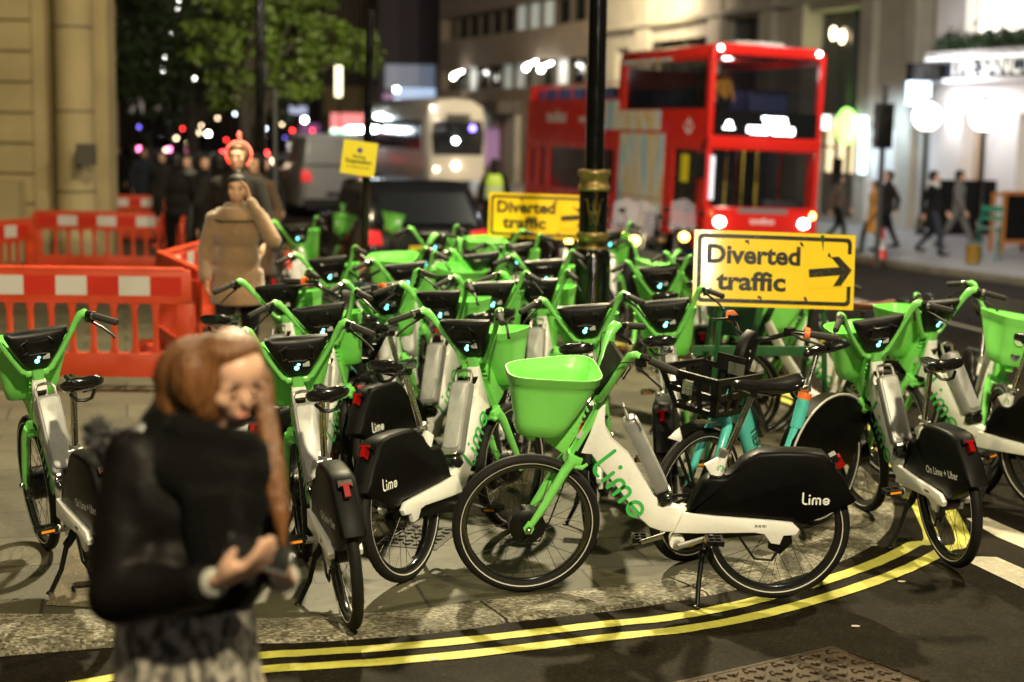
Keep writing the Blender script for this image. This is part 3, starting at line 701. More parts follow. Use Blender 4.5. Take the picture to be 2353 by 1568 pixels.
lc = [[mb._v((x, y0+(max(1,yb-y0))*k/26, gz(y0+(yb-y0)*k/26))) for k in range(27)] for x, yb in ((-60, side_y(x0)), (x0, side_y(x0)))]
for k in range(26): mb.face((lc[0][k], lc[1][k], lc[1][k+1], lc[0][k+1]))
mb.build('pavement', PAVE, None, sharp=180, kind='structure')
# kerb stones, each with a joint
mb = MB(); run = 0; seg = []; outer = KL
acc = [0]
for a, b in zip(KL, KL[1:]): acc.append(acc[-1]+(b-a).length)
def at_len(L, s):
    for i in range(len(L)-1):
        if acc[i+1] >= s: 
            t = (s-acc[i])/(acc[i+1]-acc[i]+1e-9); return L[i].lerp(L[i+1], t)
    return L[-1]
s = 0; rnd = random.Random(4)
while s < acc[-1]-1:
    ln = (rnd.uniform(.95, 1.5) if s < 40 else 4); e = s+ln-.014; n = max(3, int(ln/.16)); rs = []
    for k in range(n+1):
        q = s+(e-s)*k/n; po, pi = at_len(outer, q), at_len(inner, q); j = rnd.uniform(-.004, .004); z = gz(po.y)+.003; d = drop(po.x, po.y)
        o2 = po+(po-pi).normalized()*j; c1 = po.lerp(pi, .07)
        e0 = .03 if k in (0, n) else 0
        rs.append([(pi.x,pi.y,z-.2),(pi.x,pi.y,z+.002),(po.lerp(pi,.5).x,po.lerp(pi,.5).y,z+.004-e0*.1),(c1.x,c1.y,z+.002-e0*.1),(o2.x,o2.y,z-.014),(o2.x,o2.y,z-.2)])
    mb.rings(rs, cap=True); s += ln
mb.build('kerb', KERB, None, sharp=50, kind='structure')
# earth under the joints
# the paved surface between is closed by a dark bed just under the kerb tops
mb = MB(); a = offset(KL, -.31); b = offset(KL, -.01)
ia = [mb._v((p.x,p.y,gz(p.y)-.028)) for p in a]; ib = [mb._v((p.x,p.y,gz(p.y)-.028)) for p in b]
for k in range(len(ia)-1): mb.face((ia[k], ib[k], ib[k+1], ia[k+1]))
mb.build('kerb_bed', mat('joint_earth', (.035,.03,.018), .9), None, kind='structure')
for o in bpy.data.objects:
    if o.name.startswith('rental_bicycle') and not o.parent and o.location.y > 9.2 and o.location.x > side_x(o.location.y)+.3: o.location.z = roadz(o.location.x, o.location.y)+.004
def strip(name, line, w, m, z=.004, amp=.004, **kw):
    line = smooth_line(line, 5); mb = MB(); rnd = random.Random(len(line)+int(w*1000)); A = offset(line, w/2); B = offset(line, -w/2)
    ia = []; ib = []
    for p, q in zip(A, B):
        ia.append(mb._v((p.x, p.y+rnd.uniform(-amp, amp), roadz(p.x, p.y)+z))); ib.append(mb._v((q.x, q.y+rnd.uniform(-amp, amp), roadz(q.x, q.y)+z)))
    for k in range(len(ia)-1): mb.face((ia[k], ib[k], ib[k+1], ia[k+1]))
    return mb.build(name, m, None, **kw)
mid = [(580,1528),(747,1517),(986,1499),(1225,1473),(1388,1453),(1551,1436),(1700,1409),(1840,1373),(1968,1333),(2062,1297),(2133,1260),(2172,1222)]
ml = [G(*p, -.015) for p in mid]
dl = (ml[0]-ml[2]).normalized()
pre = [Vector((-9, 5.62, 0)), Vector((-4, 5.72, 0)), Vector((-2.6, 5.80, 0)), Vector((-1.8, 5.86, 0))]
post = [p+Vector((.944,.33,0))*.42 for p in right[1:-3]]
full = pre+ml[:]+post
for q, nm in ((.085, 'outer'), (-.085, 'inner')):
    strip('double_yellow_line', offset(full, q), .083, YEL, kind='structure')
def quad(name, pts, m, z=.004, **kw):
    g = [G(*p, -.02) for p in pts]; mb = MB(); mb.poly([(p.x,p.y,roadz(p.x,p.y)+z) for p in g]); return mb.build(name, m, None, **kw)
quad('zigzag_marking', [(2219,1196),(2267,1194),(2400,1252),(2400,1285),(2290,1238)], WHT, kind='structure')
quad('zigzag_marking', [(2205,1287),(2253,1284),(2291,1286),(2420,1342),(2420,1390)], WHT, kind='structure')
# far side pavement and the lane line
KR0 = G(2353, 640, -.40); kr = Vector((8.95, 27.4, 0))
FK = [kr+TT*t for t in (-22,-12,-6,-3,0,3,6,10,14,18,24,32,42,60)]
mb = MB()
ia = [mb._v((p.x,p.y,gz(p.y))) for p in FK]; ib = [mb._v(((p+TN*16).x,(p+TN*16).y,gz(p.y))) for p in FK]; ic = [mb._v((p.x,p.y,gz(p.y)-.2)) for p in FK]
for k in range(len(ia)-1): mb.face((ia[k], ib[k], ib[k+1], ia[k+1])); mb.face((ic[k], ia[k], ia[k+1], ic[k+1]))
PAVE2 = mat('far_paving', (.26,.25,.245), .5, var=.15, scale=1.5)
mb.build('far_pavement', PAVE2, None, kind='structure')
mb = MB()
mb.rings([[((p+TN*d).x, (p+TN*d).y, gz(p.y)+z) for d, z in ((-.004,-.2),(-.004,.004),(.28,.006),(.28,-.1))] for p in FK], cap=True)
mb.build('far_kerb', KERB, None, kind='structure')
a0, a1 = G(1955, 672, -.25), G(2353, 783, -.2)
strip('lane_line', [a0+(a0-a1)*1.2, a0, a1, a1+(a1-a0)*.4], .10, WHT, kind='structure')
# patch of aggregate and stone edging on the left, covers
def flat_poly(name, pts, m, z, **kw):
    mb = MB(); mb.poly([(p.x,p.y,gz(p.y)+z) for p in [G(*q) for q in pts]]); return mb.build(name, m, None, **kw)
flat_poly('aggregate_patch', [(105,1393),(228,1399),(262,1215),(196,1212)], PATCH, .005, kind='structure')
def grid_cover(name, A, B, C, pitch, h, m, label):      # a cast cover: frame, plate and raised bars; A origin, B, C along the edges
    e1 = (B-A); e2 = (C-A); L1, L2 = e1.length, e2.length; e1.normalize(); e2.normalize(); up = Vector((0,0,1))
    root = empty(name, label, 'manhole cover', A)
    mb = MB(); mb.M = Matrix(((e1.x,e2.x,0,0),(e1.y,e2.y,0,0),(0,0,1,0),(0,0,0,1)))
    mb.bx(0, L1, 0, L2, -.03, h)
    mb2 = mb; n1 = int(L1/pitch); n2 = int(L2/pitch)
    for i in range(n1):
        for j in range(n2):
            x = (i+.5)*L1/n1; y = (j+.5)*L2/n2; a = R(38) if (i+j)%2 else R(-38); q = pitch*.36
            mb2.box((x-.2*q, y, h+.002), (q*2.0, pitch*.22, .010), Matrix.Rotation(a, 3, 'Z'))
            mb2.box((x+q*.55, y+q*.5*(1 if (i+j)%2 else -1)*.2, h+.002), (pitch*.20, q*1.3, .010), Matrix.Rotation(a*.6, 3, 'Z'))
    mb2.build('plate', m, root)
    f = MB(); f.M = mb.M; w_ = .022
    f.bx(-w_, L1+w_, -w_, -.003, -.03, h+.001); f.bx(-w_, L1+w_, L2+.003, L2+w_, -.03, h+.001); f.bx(-w_, -.003, -.003, L2+.003, -.03, h+.001); f.bx(L1+.003, L1+w_, -.003, L2+.003, -.03, h+.001)
    f.build('rim', m, root); return root
RUST = mat('rusty_iron', (.045,.026,.011), .55, .4, var=.45, scale=6, bump=.3, bscale=90)
IRON = mat('dark_iron', (.03,.026,.022), .5, .5, var=.3, scale=12)
a = G(1912, 1494, -.015); b = G(1560, 1575, -.015); e = (b-a).normalized(); n_ = Vector((-e.y, e.x, 0))
if n_.y > 0: n_ = -n_
a.z = b.z = -.012
grid_cover('manhole_cover', a, a+e*.86, a+n_*.60, .075, .004, RUST, 'rusty patterned iron cover in the road, the wider left plate')
c = G(1922, 1494, -.015); d_ = G(2150, 1578, -.015); e2 = (d_-c).normalized(); n2 = Vector((-e2.y, e2.x, 0)); n2 = -n2 if n2.y > 0 else n2; c.z = -.012
grid_cover('manhole_cover', c+e2*.012, c+e2*.62, c+e2*.012+(n_)*.60, .075, .004, RUST, 'rusty patterned iron cover in the road, the right plate cut at an angle')
a = G(862, 1250); b = G(995, 1262); a.z = b.z = -.004; e = (b-a).normalized(); n_ = Vector((-e.y, e.x, 0))
grid_cover('manhole_cover', a, b, a+n_*.42, .06, .007, IRON, 'small dark drain cover in the paving behind a rear wheel')
# litter and worn spots
rnd = random.Random(9); LEAFM = mat('dead_leaf', (.16,.10,.03), .7)
for k, (px, py, lb) in enumerate(((2007,1256,'small pale scrap on the road by the corner kerb stone'),(2071,1340,'tiny pinkish scrap below the rear wheel on the yellow lines'),(1965,1443,'flattened pale scrap in the middle of the road'),(997,1519,'flat grey scrap between the yellow lines and the frame edge'))):
    p = G(px, py, -.015); q = MB(); q.prism([(-.02,-.008),(.012,-.012),(.024,.002),(.006,.012),(-.014,.010)], 0, .003, 'xy', .001)
    o = q.build('litter', mat('litter_paper', (.5,.42,.36), .7), None, label=lb, cat='litter'); o.location = (p.x, p.y, roadz(p.x,p.y)+.004)
# ------------------------------------------------------------------ street furniture
PBLK = mat('black_paint', (.004,.004,.004), .16, coat=.5, rvar=.08, scale=20)
GOLD = mat('gold_paint', (.20,.14,.05), .38, .6, var=.2, scale=14, dirt=.4, dirtcol=(.05,.035,.01))
YS = mat('yellow_sheet', (.95,.62,.004), .35, .0, var=.04, scale=3, dirt=.14, dirtcol=(.10,.07,.01), coat=.15)
YS2 = mat('yellow_paper', (.85,.68,.02), .5)
SGREEN = mat('green_steel', (.018,.085,.030), .4, var=.2, scale=10, dirt=.4)
SBLK = mat('sign_black', (.012,.011,.008), .4, dirt=.5, dirtcol=(.35,.24,.01))
lp = D(1358, 700, 12.4); lx = lp.x; ly = 12.4; lz = gz(ly)
root = empty('lamp_post', 'tall black cast iron street lamp column with gold collars between the bicycles', 'lamp post', (lx, ly, lz))
m = MB(); m.lathe([(.175,0),(.175,.05),(.158,.08),(.150,.12),(.150,1.18),(.14,1.22),(.10,1.27)], 8 if 0 else 32); m.build('base', PBLK, root)
m = MB(); m.lathe([(.112,1.26),(.112,1.52),(.112,1.735)], 32); m.build('collar', PBLK, root)
for z0, z1 in ((1.20,1.375),(1.70,1.865)):
    m = MB(); h = z1-z0; m.lathe([(.120,z0),(.128,z0+h*.1),(.120,z0+h*.28),(.112,z0+h*.35),(.112,z0+h*.62),(.128,z0+h*.75),(.132,z0+h*.88),(.122,z0+h)], 32); m.build('gold_ring', GOLD, root)
m = MB(); m.tube([(0,0,1.85),(0,0,4),(0,0,7.6)], [.075,.068,.055], 24); m.build('shaft', PBLK, root)
m = MB()   # the looped monogram on the collar
def wrap(pts):
    out = []
    for x, z in pts: a = x/.115; out.append((.1155*math.sin(a), -.1155*math.cos(a), 1.535+z))
    return out
for sx in (-1, 1):
    m.tube(wrap([(sx*.075,.095),(sx*.06,.105),(sx*.05,.07),(sx*.042,.0),(sx*.03,-.06),(sx*.012,-.02),(0,.03),(-sx*.012,.06),(0,.098),(sx*.012,.06)]), .0055, 6)
    m.tube(wrap([(sx*.0,.0),(sx*.02,-.03),(sx*.032,-.075),(sx*.02,-.10),(sx*.006,-.075),(sx*.012,-.03),(sx*.03,.01)]), .0055, 6)
m.build('monogram', GOLD, root)
m = MB(); m.lathe([(.06,7.6),(.16,7.75),(.19,8.1),(.12,8.25),(.02,8.4)], 20); m.build('lantern', PBLK, root)
m = MB(); s = MB(); m.box((.02, -.0635, 3.70-lz-.07), (.02,.004,.02)); m.build('sticker', YS2, root)

def sign_panel(root, W, H, arrow=True, bend=.05):
    def bendy(x, z): return -bend*math.cos(x/W*PI)*1.0+bend*.5*math.sin(x/W*2.6+.4)
    def warp(mb):
        mb.v = [(x, y+bendy(x, z), z) for x, y, z in mb.v]; return mb
    def rrect(W, H, r, n=6):
        pts = []
        for cx, cy, a0 in ((W/2-r,H/2-r,0),(-W/2+r,H/2-r,90),(-W/2+r,-H/2+r,180),(W/2-r,-H/2+r,270)):
            for i in range(n): a = R(a0+90*i/(n-1)); pts.append((cx+r*math.cos(a), cy+r*math.sin(a)))
        return pts
    m = MB(); nx = 40
    rs = []
    for k in range(nx+1):
        x = -W/2+W*k/nx; rs.append([(x,0,-H/2),(x,.004,-H/2),(x,.004,H/2),(x,0,H/2)])
    m.rings(rs); warp(m).build('panel', YS, root, sharp=30)
    m = MB(); a = rrect(W-.045,H-.045,.032,9); b = rrect(W-.095,H-.095,.018,9)
    def dense(P):
        out = []
        for i, p in enumerate(P):
            q = P[(i+1)%len(P)]; n = max(1, int((Vector(q)-Vector(p)).length/.03))
            out += [(p[0]+(q[0]-p[0])*k/n, p[1]+(q[1]-p[1])*k/n) for k in range(n)]
        return out
    # same count on both outlines
    def resample(P, n):
        L = [0]; P2 = P+[P[0]]
        for i in range(len(P)): L.append(L[-1]+(Vector(P2[i+1])-Vector(P2[i])).length)
        out = []
        for k in range(n):
            s_ = L[-1]*k/n; i = max(j for j in range(len(P)) if L[j] <= s_); t = (s_-L[i])/(L[i+1]-L[i]+1e-9); out.append((P2[i][0]+(P2[i+1][0]-P2[i][0])*t, P2[i][1]+(P2[i+1][1]-P2[i][1])*t))
        return out
    per = []
    for i in range(len(a)):
        q = (i+1)%len(a); n = max(1, int((Vector(a[q])-Vector(a[i])).length/.03))
        for k in range(n): per.append(((a[i][0]+(a[q][0]-a[i][0])*k/n, a[i][1]+(a[q][1]-a[i][1])*k/n), (b[i][0]+(b[q][0]-b[i][0])*k/n, b[i][1]+(b[q][1]-b[i][1])*k/n)))
    io = [m._v((p[0],-.0012,p[1])) for p, q in per]; ii = [m._v((q[0],-.0012,q[1])) for p, q in per]
    for k in range(len(per)): m.face((io[k], io[(k+1)%len(per)], ii[(k+1)%len(per)], ii[k]))
    warp(m).build('border', SBLK, root)
    X = Matrix(((1,0,0,0),(0,0,-1,0),(0,1,0,0),(0,0,0,1)))
    for st, x, z in (('Diverted', -.115*W, .075*H), ('traffic', -.125*W, -.275*H)):
        m = MB(); m.M = Matrix.Translation((x-.02, -.0012, z)) @ X; m.text(st, .162*W/1.05, 0, .0055, 'CENTER', sx=(1.05 if st[0] == 'D' else 1.18)); warp(m).build('lettering', SBLK, root)
    if arrow:
        m = MB(); Ra = Matrix.Translation((W*.345, -.0022, 0)) @ Matrix.Rotation(R(-6), 4, 'Y') @ X
        m.M = Ra; m.bx(-.150,.150,-.100,.100,0,.0012); warp(m); ao = m.build('arrow_plate', YS, root)
        m = MB(); m.M = Ra @ Matrix.Translation((0,0,.0022)); m.poly([(-.140,-.026,0),(.03,-.026,0),(.03,.026,0),(-.140,.026,0)])
        m.poly([(.01,.092,0),(.062,.092,0),(.142,.0,0),(.062,-.092,0),(.01,-.092,0),(.06,-.026,0),(.028,-.026,0),(.028,.026,0),(.06,.026,0)]); warp(m); m.build('arrow', SBLK, root)
    m = MB()
    for x, z in ((-.19,.165),(.165,.16),(-.10,-.165),(.20,-.165),(.35,.1)):
        m.box((x*W/1.05, -.003, z*H/.45), (.022,.004,.014), Matrix.Rotation(R(30+x*200),3,'Y')); m.box((x*W/1.05+.008, -.003, z*H/.45-.008), (.008,.004,.02), Matrix.Rotation(R(-20),3,'Y'))
    warp(m); m.build('torn_fixing', SBLK, root)
YSA = YS.copy(); YSA.name = 'yellow_film'; nt = YSA.node_tree; b_ = nt.nodes['Principled BSDF']; b_.inputs['Coat Weight'].default_value = 1.0; b_.inputs['Coat Roughness'].default_value = .12
for l in list(nt.links):
    if l.to_socket == b_.inputs['Roughness']: nt.links.remove(l)
b_.inputs['Roughness'].default_value = .5
_ys = YS; YS = YSA
p = D(1777, 620, 9.75); root = empty('diversion_sign', 'nearer yellow diversion sign with a black arrow on a green steel trestle', 'road sign', (p.x, 9.75, gz(9.75)), R(3.8))
sub = bpy.data.objects.new('panel_mount', None)
bpy.data.objects.remove(sub)
hz = p.z-gz(9.75)
def shift_children(root, M):
    for c in kids(root): c.matrix_basis = M @ c.matrix_basis
sign_panel(root, 1.025, .47, True, .035); shift_children(root, Matrix.Translation((0,-.03,hz)) @ Matrix.Rotation(R(1.2),4,'Y') @ Matrix.Rotation(R(-7.3),4,'X'))
for sx in (-1, 1):
    x = sx*.30
    m = MB(); m.tube([(x,.0,hz+.22),(x+sx*.09,-.02,0)], .018, 4); m.build('leg', SGREEN, root)
    m = MB(); m.tube([(x,.03,hz+.2),(x+sx*.06-.0,.75,0)], .018, 4); m.build('leg', SGREEN, root)
m = MB(); m.box((0,.0,hz-.50),(.84,.03,.035)); m.build('crossbar', SGREEN, root)
m = MB(); m.box((0,.32,hz-.56),(.84,.03,.06)); m.build('crossbar', SGREEN, root)
YS = _ys
p = D(1240, 497, 16.0); root = empty('diversion_sign', 'farther yellow diversion sign half hidden behind the black lamp post', 'road sign', (p.x, 16.0, gz(16)), R(-3))
hz = p.z-gz(16); sign_panel(root, 1.04, .45, True, .02); shift_children(root, Matrix.Translation((0,-.03,hz)) @ Matrix.Rotation(R(1),4,'Y'))
for sx in (-1, 1):
    for y in (0, .7): m = MB(); m.tube([(sx*.35,.0,hz-.1),(sx*.42,y,0)], .018, 4); m.build('leg', SGREEN, root)
# the small pole with its notice
p = D(841, 360, 14.0); z0 = gz(14); root = empty('sign_pole', 'thin dark pole carrying a small yellow parking notice left of the middle', 'sign post', (p.x, 14.0, z0))
m = MB(); m.tube([(-.03,0,0),(0,0,1.6),(.035,0,3.2)], .034, 14); m.build('pole', PBLK, root)
p2 = D(825, 364, 13.94)
m = MB(); m.box((0,0,0),(.305,.005,.30)); n = m.build('notice', YS2, root)
X = Matrix(((1,0,0,0),(0,0,-1,-.0035),(0,1,0,0),(0,0,0,1)))
q = MB(); q.M = X @ Matrix.Translation((.0,.07,0)); q.lathe([(.024,0),(.024,.001)], 20); q.build('blue_disc', mat('notice_blue', (.10,.03,.25), .5), n)
q = MB(); q.M = X; q.text('Parking', .038, 0, .001); q.build('notice_lettering', SBLK, n)
q = MB(); q.M = X @ Matrix.Translation((0,-.045,0)); q.text('Suspension', .052, 0, .0015); q.build('notice_lettering', SBLK, n)
q = MB(); q.M = X @ Matrix.Translation((0,-.085,0)); q.text('No waiting at any time', .022, 0, .0005); q.build('notice_lettering', SBLK, n)
n.matrix_basis = Matrix.Translation((p2.x-p.x, -.06, p2.z-z0)) @ Matrix.Rotation(R(7),4,'Y')

# barriers
BARR = mat('barrier_orange', (.62,.062,.018), .42, var=.12, scale=3, dirt=.45, dirtcol=(.35,.10,.05), rvar=.15)
BARW = mat('barrier_white_film', (.60,.57,.55), .35, dirt=.4, dirtcol=(.4,.36,.3)); BARD = mat('barrier_red_film', (.55,.03,.015), .3)
def make_barrier():
    r = empty('plastic_barrier', 'x', 'barrier')
    m = MB(); W = 2.0
    m.prism([(-W/2,.70),(-W/2+.02,.98),(-.93,.98),(-.925,1.0),(.925,1.0),(.93,.98),(W/2-.02,.98),(W/2,.70)], -.022, .022, 'xz', .006)
    for xa, xb in ((-1.0,-.86),(.86,1.0)): m.prism([(xa,.1),(xb,.1),(xb,.72),(xa,.72)], -.022, .022, 'xz', .006)
    m.prism([(-1.0,.08),(1.0,.08),(1.0,.285),(-1.0,.285)], -.020, .020, 'xz', .006)
    for k in range(10):
        x = -.86+1.72*(k+.5)/10 - .086
        if k: m.prism([(x-.045,.25),(x+.045,.25),(x+.024,.33),(x+.02,.5),(x+.024,.64),(x+.045,.72),(x-.045,.72),(x-.024,.64),(x-.02,.5),(x-.024,.33)], -.018, .018, 'xz', .004)
    for sx in (-1, 1): m.tube([(sx*1.005,0,.15),(sx*1.005,0,.9)], .022, 10); m.box((sx*1.0,0,.55),(.05,.05,.10))
    for s_ in (-1, 1): m.tube([(-.93,s_*.023,.985),(.93,s_*.023,.985)], .008, 6); m.tube([(-.93,s_*.023,.705),(.93,s_*.023,.705)], .006, 6)
    m.build('panel', BARR, r)
    for x in (-.80,.80): q = MB(); q.prism([(x-.06,.05),(x+.06,.05),(x+.05,.12),(x-.05,.12)], -.28, .28, 'xz', .012); q.build('foot', BARR, r)
    for k in range(7):
        x = -.78+.26*k-.0
        q = MB(); q.bx(x-.128,x+.128,-.0245,-.0232,.765,.925); q.build('reflective_film', BARW if k%2 == 1 else BARD, r)
    return r
BAR0 = make_barrier(); BARMAP = child_map(); bfirst = [True]
def barrier(A, B, label):      # spans from A to B (xy)
    A = Vector(A); B = Vector(B); r = BAR0 if bfirst[0] else copy_tree(BAR0, None, BARMAP); bfirst[0] = False
    c = (A+B)/2; r.location = (c.x, c.y, gz(c.y)-.01); r.rotation_euler = (0, 0, math.atan2(B.y-A.y, B.x-A.x)); s_ = (B-A).length/2.04; r.scale = (s_, 1, 1)
    r['label'] = label; r['group'] = 'orange plastic barriers round the works on the left pavement'; return r
e = D(447, 760, 12.85)
barrier((e.x-2.02, 12.80), (e.x, 12.9), 'nearest orange barrier facing the camera with white films, left of the camel coat woman')
barrier((e.x-4.08, 12.70), (e.x-2.06, 12.78), 'orange barrier cut by the left edge, only its red foot and end showing')
barrier((e.x+.03, 12.95), (e.x-.75, 14.82), 'orange barrier turned end-on at the right of the nearest one')
barrier((e.x-.74, 14.9), (e.x-.62, 16.9), 'orange barrier seen nearly edge-on, running back from the corner')
b2 = D(425, 540, 25.2)
barrier((b2.x-2.46, 25.1), (b2.x-.02, 25.2), 'orange barrier of the second row, spanning in front of the round column')
barrier((b2.x+.02, 25.1), (b2.x+.42, 23.1), 'orange barrier end-on at the right of the second row')
barrier((b2.x+.44, 23.0), (b2.x+.84, 21.0), 'orange barrier end-on, nearer piece right of the second row')
b3 = D(392, 455, 33.0)
barrier((b3.x-2.06, 33.0), (b3.x, 33.1), 'orange barrier of the third row with two white films showing')
barrier((b3.x+.02, 33.0), (b3.x+.30, 31.1), 'orange barrier end-on beside the third row')
b4 = D(388, 420, 43.0)
barrier((b4.x-2.06, 43.0), (b4.x, 43.1), 'farthest dark orange barrier behind all other rows')
b5 = D(64, 540, 21.0)
barrier((b5.x-.7, 19.4), (b5.x, 21.2), 'orange barrier turned end-on beside the stone pier at the left edge')
barrier((b5.x-2.7, 19.1), (b5.x-.8, 19.3), 'orange barrier at the far left edge behind the nearest one')

# cones
CONE = mat('cone_red', (.80,.05,.03), .4, var=.1); CONW = mat('cone_white', (.75,.73,.72), .35)
def make_cone():
    r = empty('traffic_cone', 'x', 'traffic cone')
    m = MB(); m.prism([(-.2,-.2),(.2,-.2),(.2,.2),(-.2,.2)], 0, .045, 'xy', .015); m.build('base', CONE, r)
    m = MB(); m.lathe([(.14,.04),(.125,.06),(.028,.74),(.018,.75)], 20); m.build('cone', CONE, r)
    m = MB(); m.lathe([(.094,.31),(.062,.53),(.060,.53),(.092,.31)], 20, close=True); m.build('white_sleeve', CONW, r); return r
c0 = make_cone(); cm = child_map(); c1 = copy_tree(c0, None, cm)
p = G(2025, 606, -.47); c0.location = (p.x, p.y, roadz(p.x,p.y)+.004); c0['label'] = 'red and white traffic cone in the road in front of the walkers on the right'
p = D(662, 500, 19.0); c1.location = (p.x, 19.0, gz(19)); c1['label'] = 'red and white traffic cone at the kerb behind the camel coat woman'
for c in (c0, c1): c['group'] = 'traffic cones'

# ------------------------------------------------------------------ other hire bicycles
def tubes(root, name, m, runs):
    b = MB()
    for pts, r_, fl in runs: b.tube(pts, r_, 14, flat=fl)
    return b.build(name, m, root)
def build_teal(tail=True):
    root = empty('hire_bicycle', 'x', 'bicycle')
    wheel(root, 0, .06, .05, 'rear_wheel', mag=True); wheel(root, 1.12, .06, .05, 'front_wheel', mag=True)
    fo = tubes(root, 'frame', TEAL, [([(.86,0,.90),(.80,0,.74),(.62,0,.42),(.50,0,.31),(.40,0,.30)], [.040,.055,.055,.05,.04], .75), ([(.42,0,.30),(.30,0,.62),(.27,0,.72)], [.032,.024,.022], 1), ([(.42,.05,.30),(.0,.06,.35)], [.02,.016], 1), ([(.42,-.05,.30),(.0,-.06,.35)], [.02,.016], 1), ([(.33,.0,.55),(.02,.055,.38)], .012, 1), ([(.33,.0,.55),(.02,-.055,.38)], .012, 1)])
    m = MB(); m.M = LEFT(.74, .60, .0435, .07, R(60)); m.text('TIER', 1, 0, .02); m.build('lettering', SBLK, fo)
    m = MB(); m.tube([(.30,0,.60),(.262,0,.755)], .036, 16); m.build('seat_sleeve', TEAL, root)
    m = MB(); m.tube([(.262,0,.755),(.253,0,.79)], .037, 16); m.build('orange_band', ORANGE, root)
    m = MB(); m.tube([(.26,0,.76),(.19,0,1.0)], .0155, 14); m.tube([(.256,-.02,.80),(.25,.02,.82)], .02, 10); m.build('seat_post', CHROME, root)
    m = MB(); rs = []
    for x, hw, zt in ((.30,.012,1.03),(.26,.024,1.045),(.18,.035,1.05),(.10,.065,1.055),(.04,.09,1.07),(.0,.085,1.075),(-.02,.05,1.065)):
        rs.append([(x, hw*math.cos(2*PI*k/16), zt-.022+(.022 if math.sin(2*PI*k/16) > 0 else .03)*math.sin(2*PI*k/16)) for k in range(16)])
    m.rings(rs); m.build('saddle', BLKG, root, sharp=80)
    m = MB(); n = 14
    o1 = [(.395*math.cos(R(-5+150*k/n)), .36+.395*math.sin(R(-5+150*k/n))) for k in range(n+1)]
    m.prism(o1+[(-.2,.34),(.2,.34)], .035, .05, 'xz', .004); m.prism(o1+[(-.2,.34),(.2,.34)], -.05, -.035, 'xz', .004)
    m.rings([[(x, -.045, z),(x, .045, z),(x*.98,.045,.36+(z-.36)*.98),(x*.98,-.045,.36+(z-.36)*.98)] for x, z in o1]); co = m.build('rear_guard', COVER, root)
    m = MB()
    for sd in (1,): m.tube([(.405*math.cos(R(10+110*k/n)), sd*.052, .36+.405*math.sin(R(10+110*k/n))) for k in range(n+1)], .006, 6)
    m.build('guard_edge', SILV, co)
    m = MB(); m.tube([(1.12,.06,.35),(1.05,.065,.55),(.98,.05,.70),(.93,0,.74)], [.015,.022,.026,.03], 10); m.tube([(1.12,-.06,.35),(1.05,-.065,.55),(.98,-.05,.70),(.93,0,.74)], [.015,.022,.026,.03], 10); m.tube([(.95,0,.70),(.86,0,.94)], .036, 14); m.build('fork', TEAL, root)
    n = 10; m = MB(); m.rings([[(1.12+.375*math.cos(R(55+85*k/n)), y, .36+.375*math.sin(R(55+85*k/n))) for y in (-.04,.04)] for k in range(n+1)], cap=False, closed=False); m.build('mudguard', BLK, root)
    # stem, bars
    m = MB(); m.prism([(.90,.90),(.84,.92),(.78,1.06),(.76,1.15),(.80,1.18),(.86,1.14),(.91,1.0)], -.035, .035, 'xz', .012); st = m.build('stem', BLK, root)
    m = MB()
    for s in (1, -1):
        for z in (1.04,1.08): m.ball((.84,s*.036,z), .008, 8, 6)
    m.build('bolt', CHROME, st)
    m = MB(); m.tube([(.60,-.30,1.19),(.70,-.20,1.20),(.79,-.09,1.15),(.80,0,1.13),(.79,.09,1.15),(.70,.20,1.20),(.60,.30,1.19)], .013, 12); hb = m.build('handlebar', BLKG, root)
    for s in (1,-1):
        m = MB(); m.tube([(.655,s*.245,1.197),(.545,s*.355,1.185)], .018, 14); m.build('grip', GRIP, hb)
        m = MB(); m.tube([(.668,s*.232,1.198),(.650,s*.250,1.197)], .031, 18); m.build('orange_ring', ORANGE, hb)
        m = MB(); m.box((.72,s*.18,1.205),(.06,.03,.03)); m.tube([(.73,s*.19,1.20),(.74,s*.27,1.18),(.67,s*.36,1.16)], .007, 8); m.build('brake_lever', BLK, hb)
    # basket: slotted tub
    b = MB()
    zb, zt = .80, 1.0; xb0, xb1, xt0, xt1 = .95, 1.20, .92, 1.28; yb, yt = .13, .19
    def q3(u, v, side):   # side wall point
        z = zb+(zt-zb)*v
        x0, x1, y = xb0+(xt0-xb0)*v, xb1+(xt1-xb1)*v, yb+(yt-yb)*v
        return {'f': (x1, -y+2*y*u, z), 'b': (x0, -y+2*y*u, z), 'l': (x0+(x1-x0)*u, y, z), 'r': (x0+(x1-x0)*u, -y, z)}[side]
    for side in 'fblr':
        for u0, u1, v0, v1 in ((0,1,0,.12),(0,1,.42,.58),(0,1,.86,1),(0,.1,.12,.86),(.32,.42,.12,.86),(.60,.70,.12,.86),(.9,1,.12,.86)):
            P = [q3(u0,v0,side), q3(u1,v0,side), q3(u1,v1,side), q3(u0,v1,side)]; nrm = (Vector(P[1])-Vector(P[0])).cross(Vector(P[3])-Vector(P[0])).normalized()*.005
            b.rings([[Vector(x)-nrm for x in P], [Vector(x)+nrm for x in P]])
    b.bx(xb0, xb1, -yb, yb, zb-.01, zb); b.tube([q3(0,1,'f'),q3(1,1,'f')], .009, 8); b.tube([q3(0,1,'l'),q3(1,1,'l')], .009, 8); b.tube([q3(0,1,'r'),q3(1,1,'r')], .009, 8)
    b.prism([(.93,.98),(.93,1.06),(.94,1.06),(.95,.98)], -.09, .09, 'xz', .002)
    bo = b.build('basket', BLK, root)
    m = MB(); m.box((1.262,0,.925),(.02,.065,.07)); m.build('headlight', CHROME, bo)
    m = MB(); m.ball((1.245,0,.845), .016); m.build('lens', CHROME, bo)
    m = MB(); m.box((.957,.05,1.0),(.006,.10,.06)); m.build('metal_plate', ALU, bo)
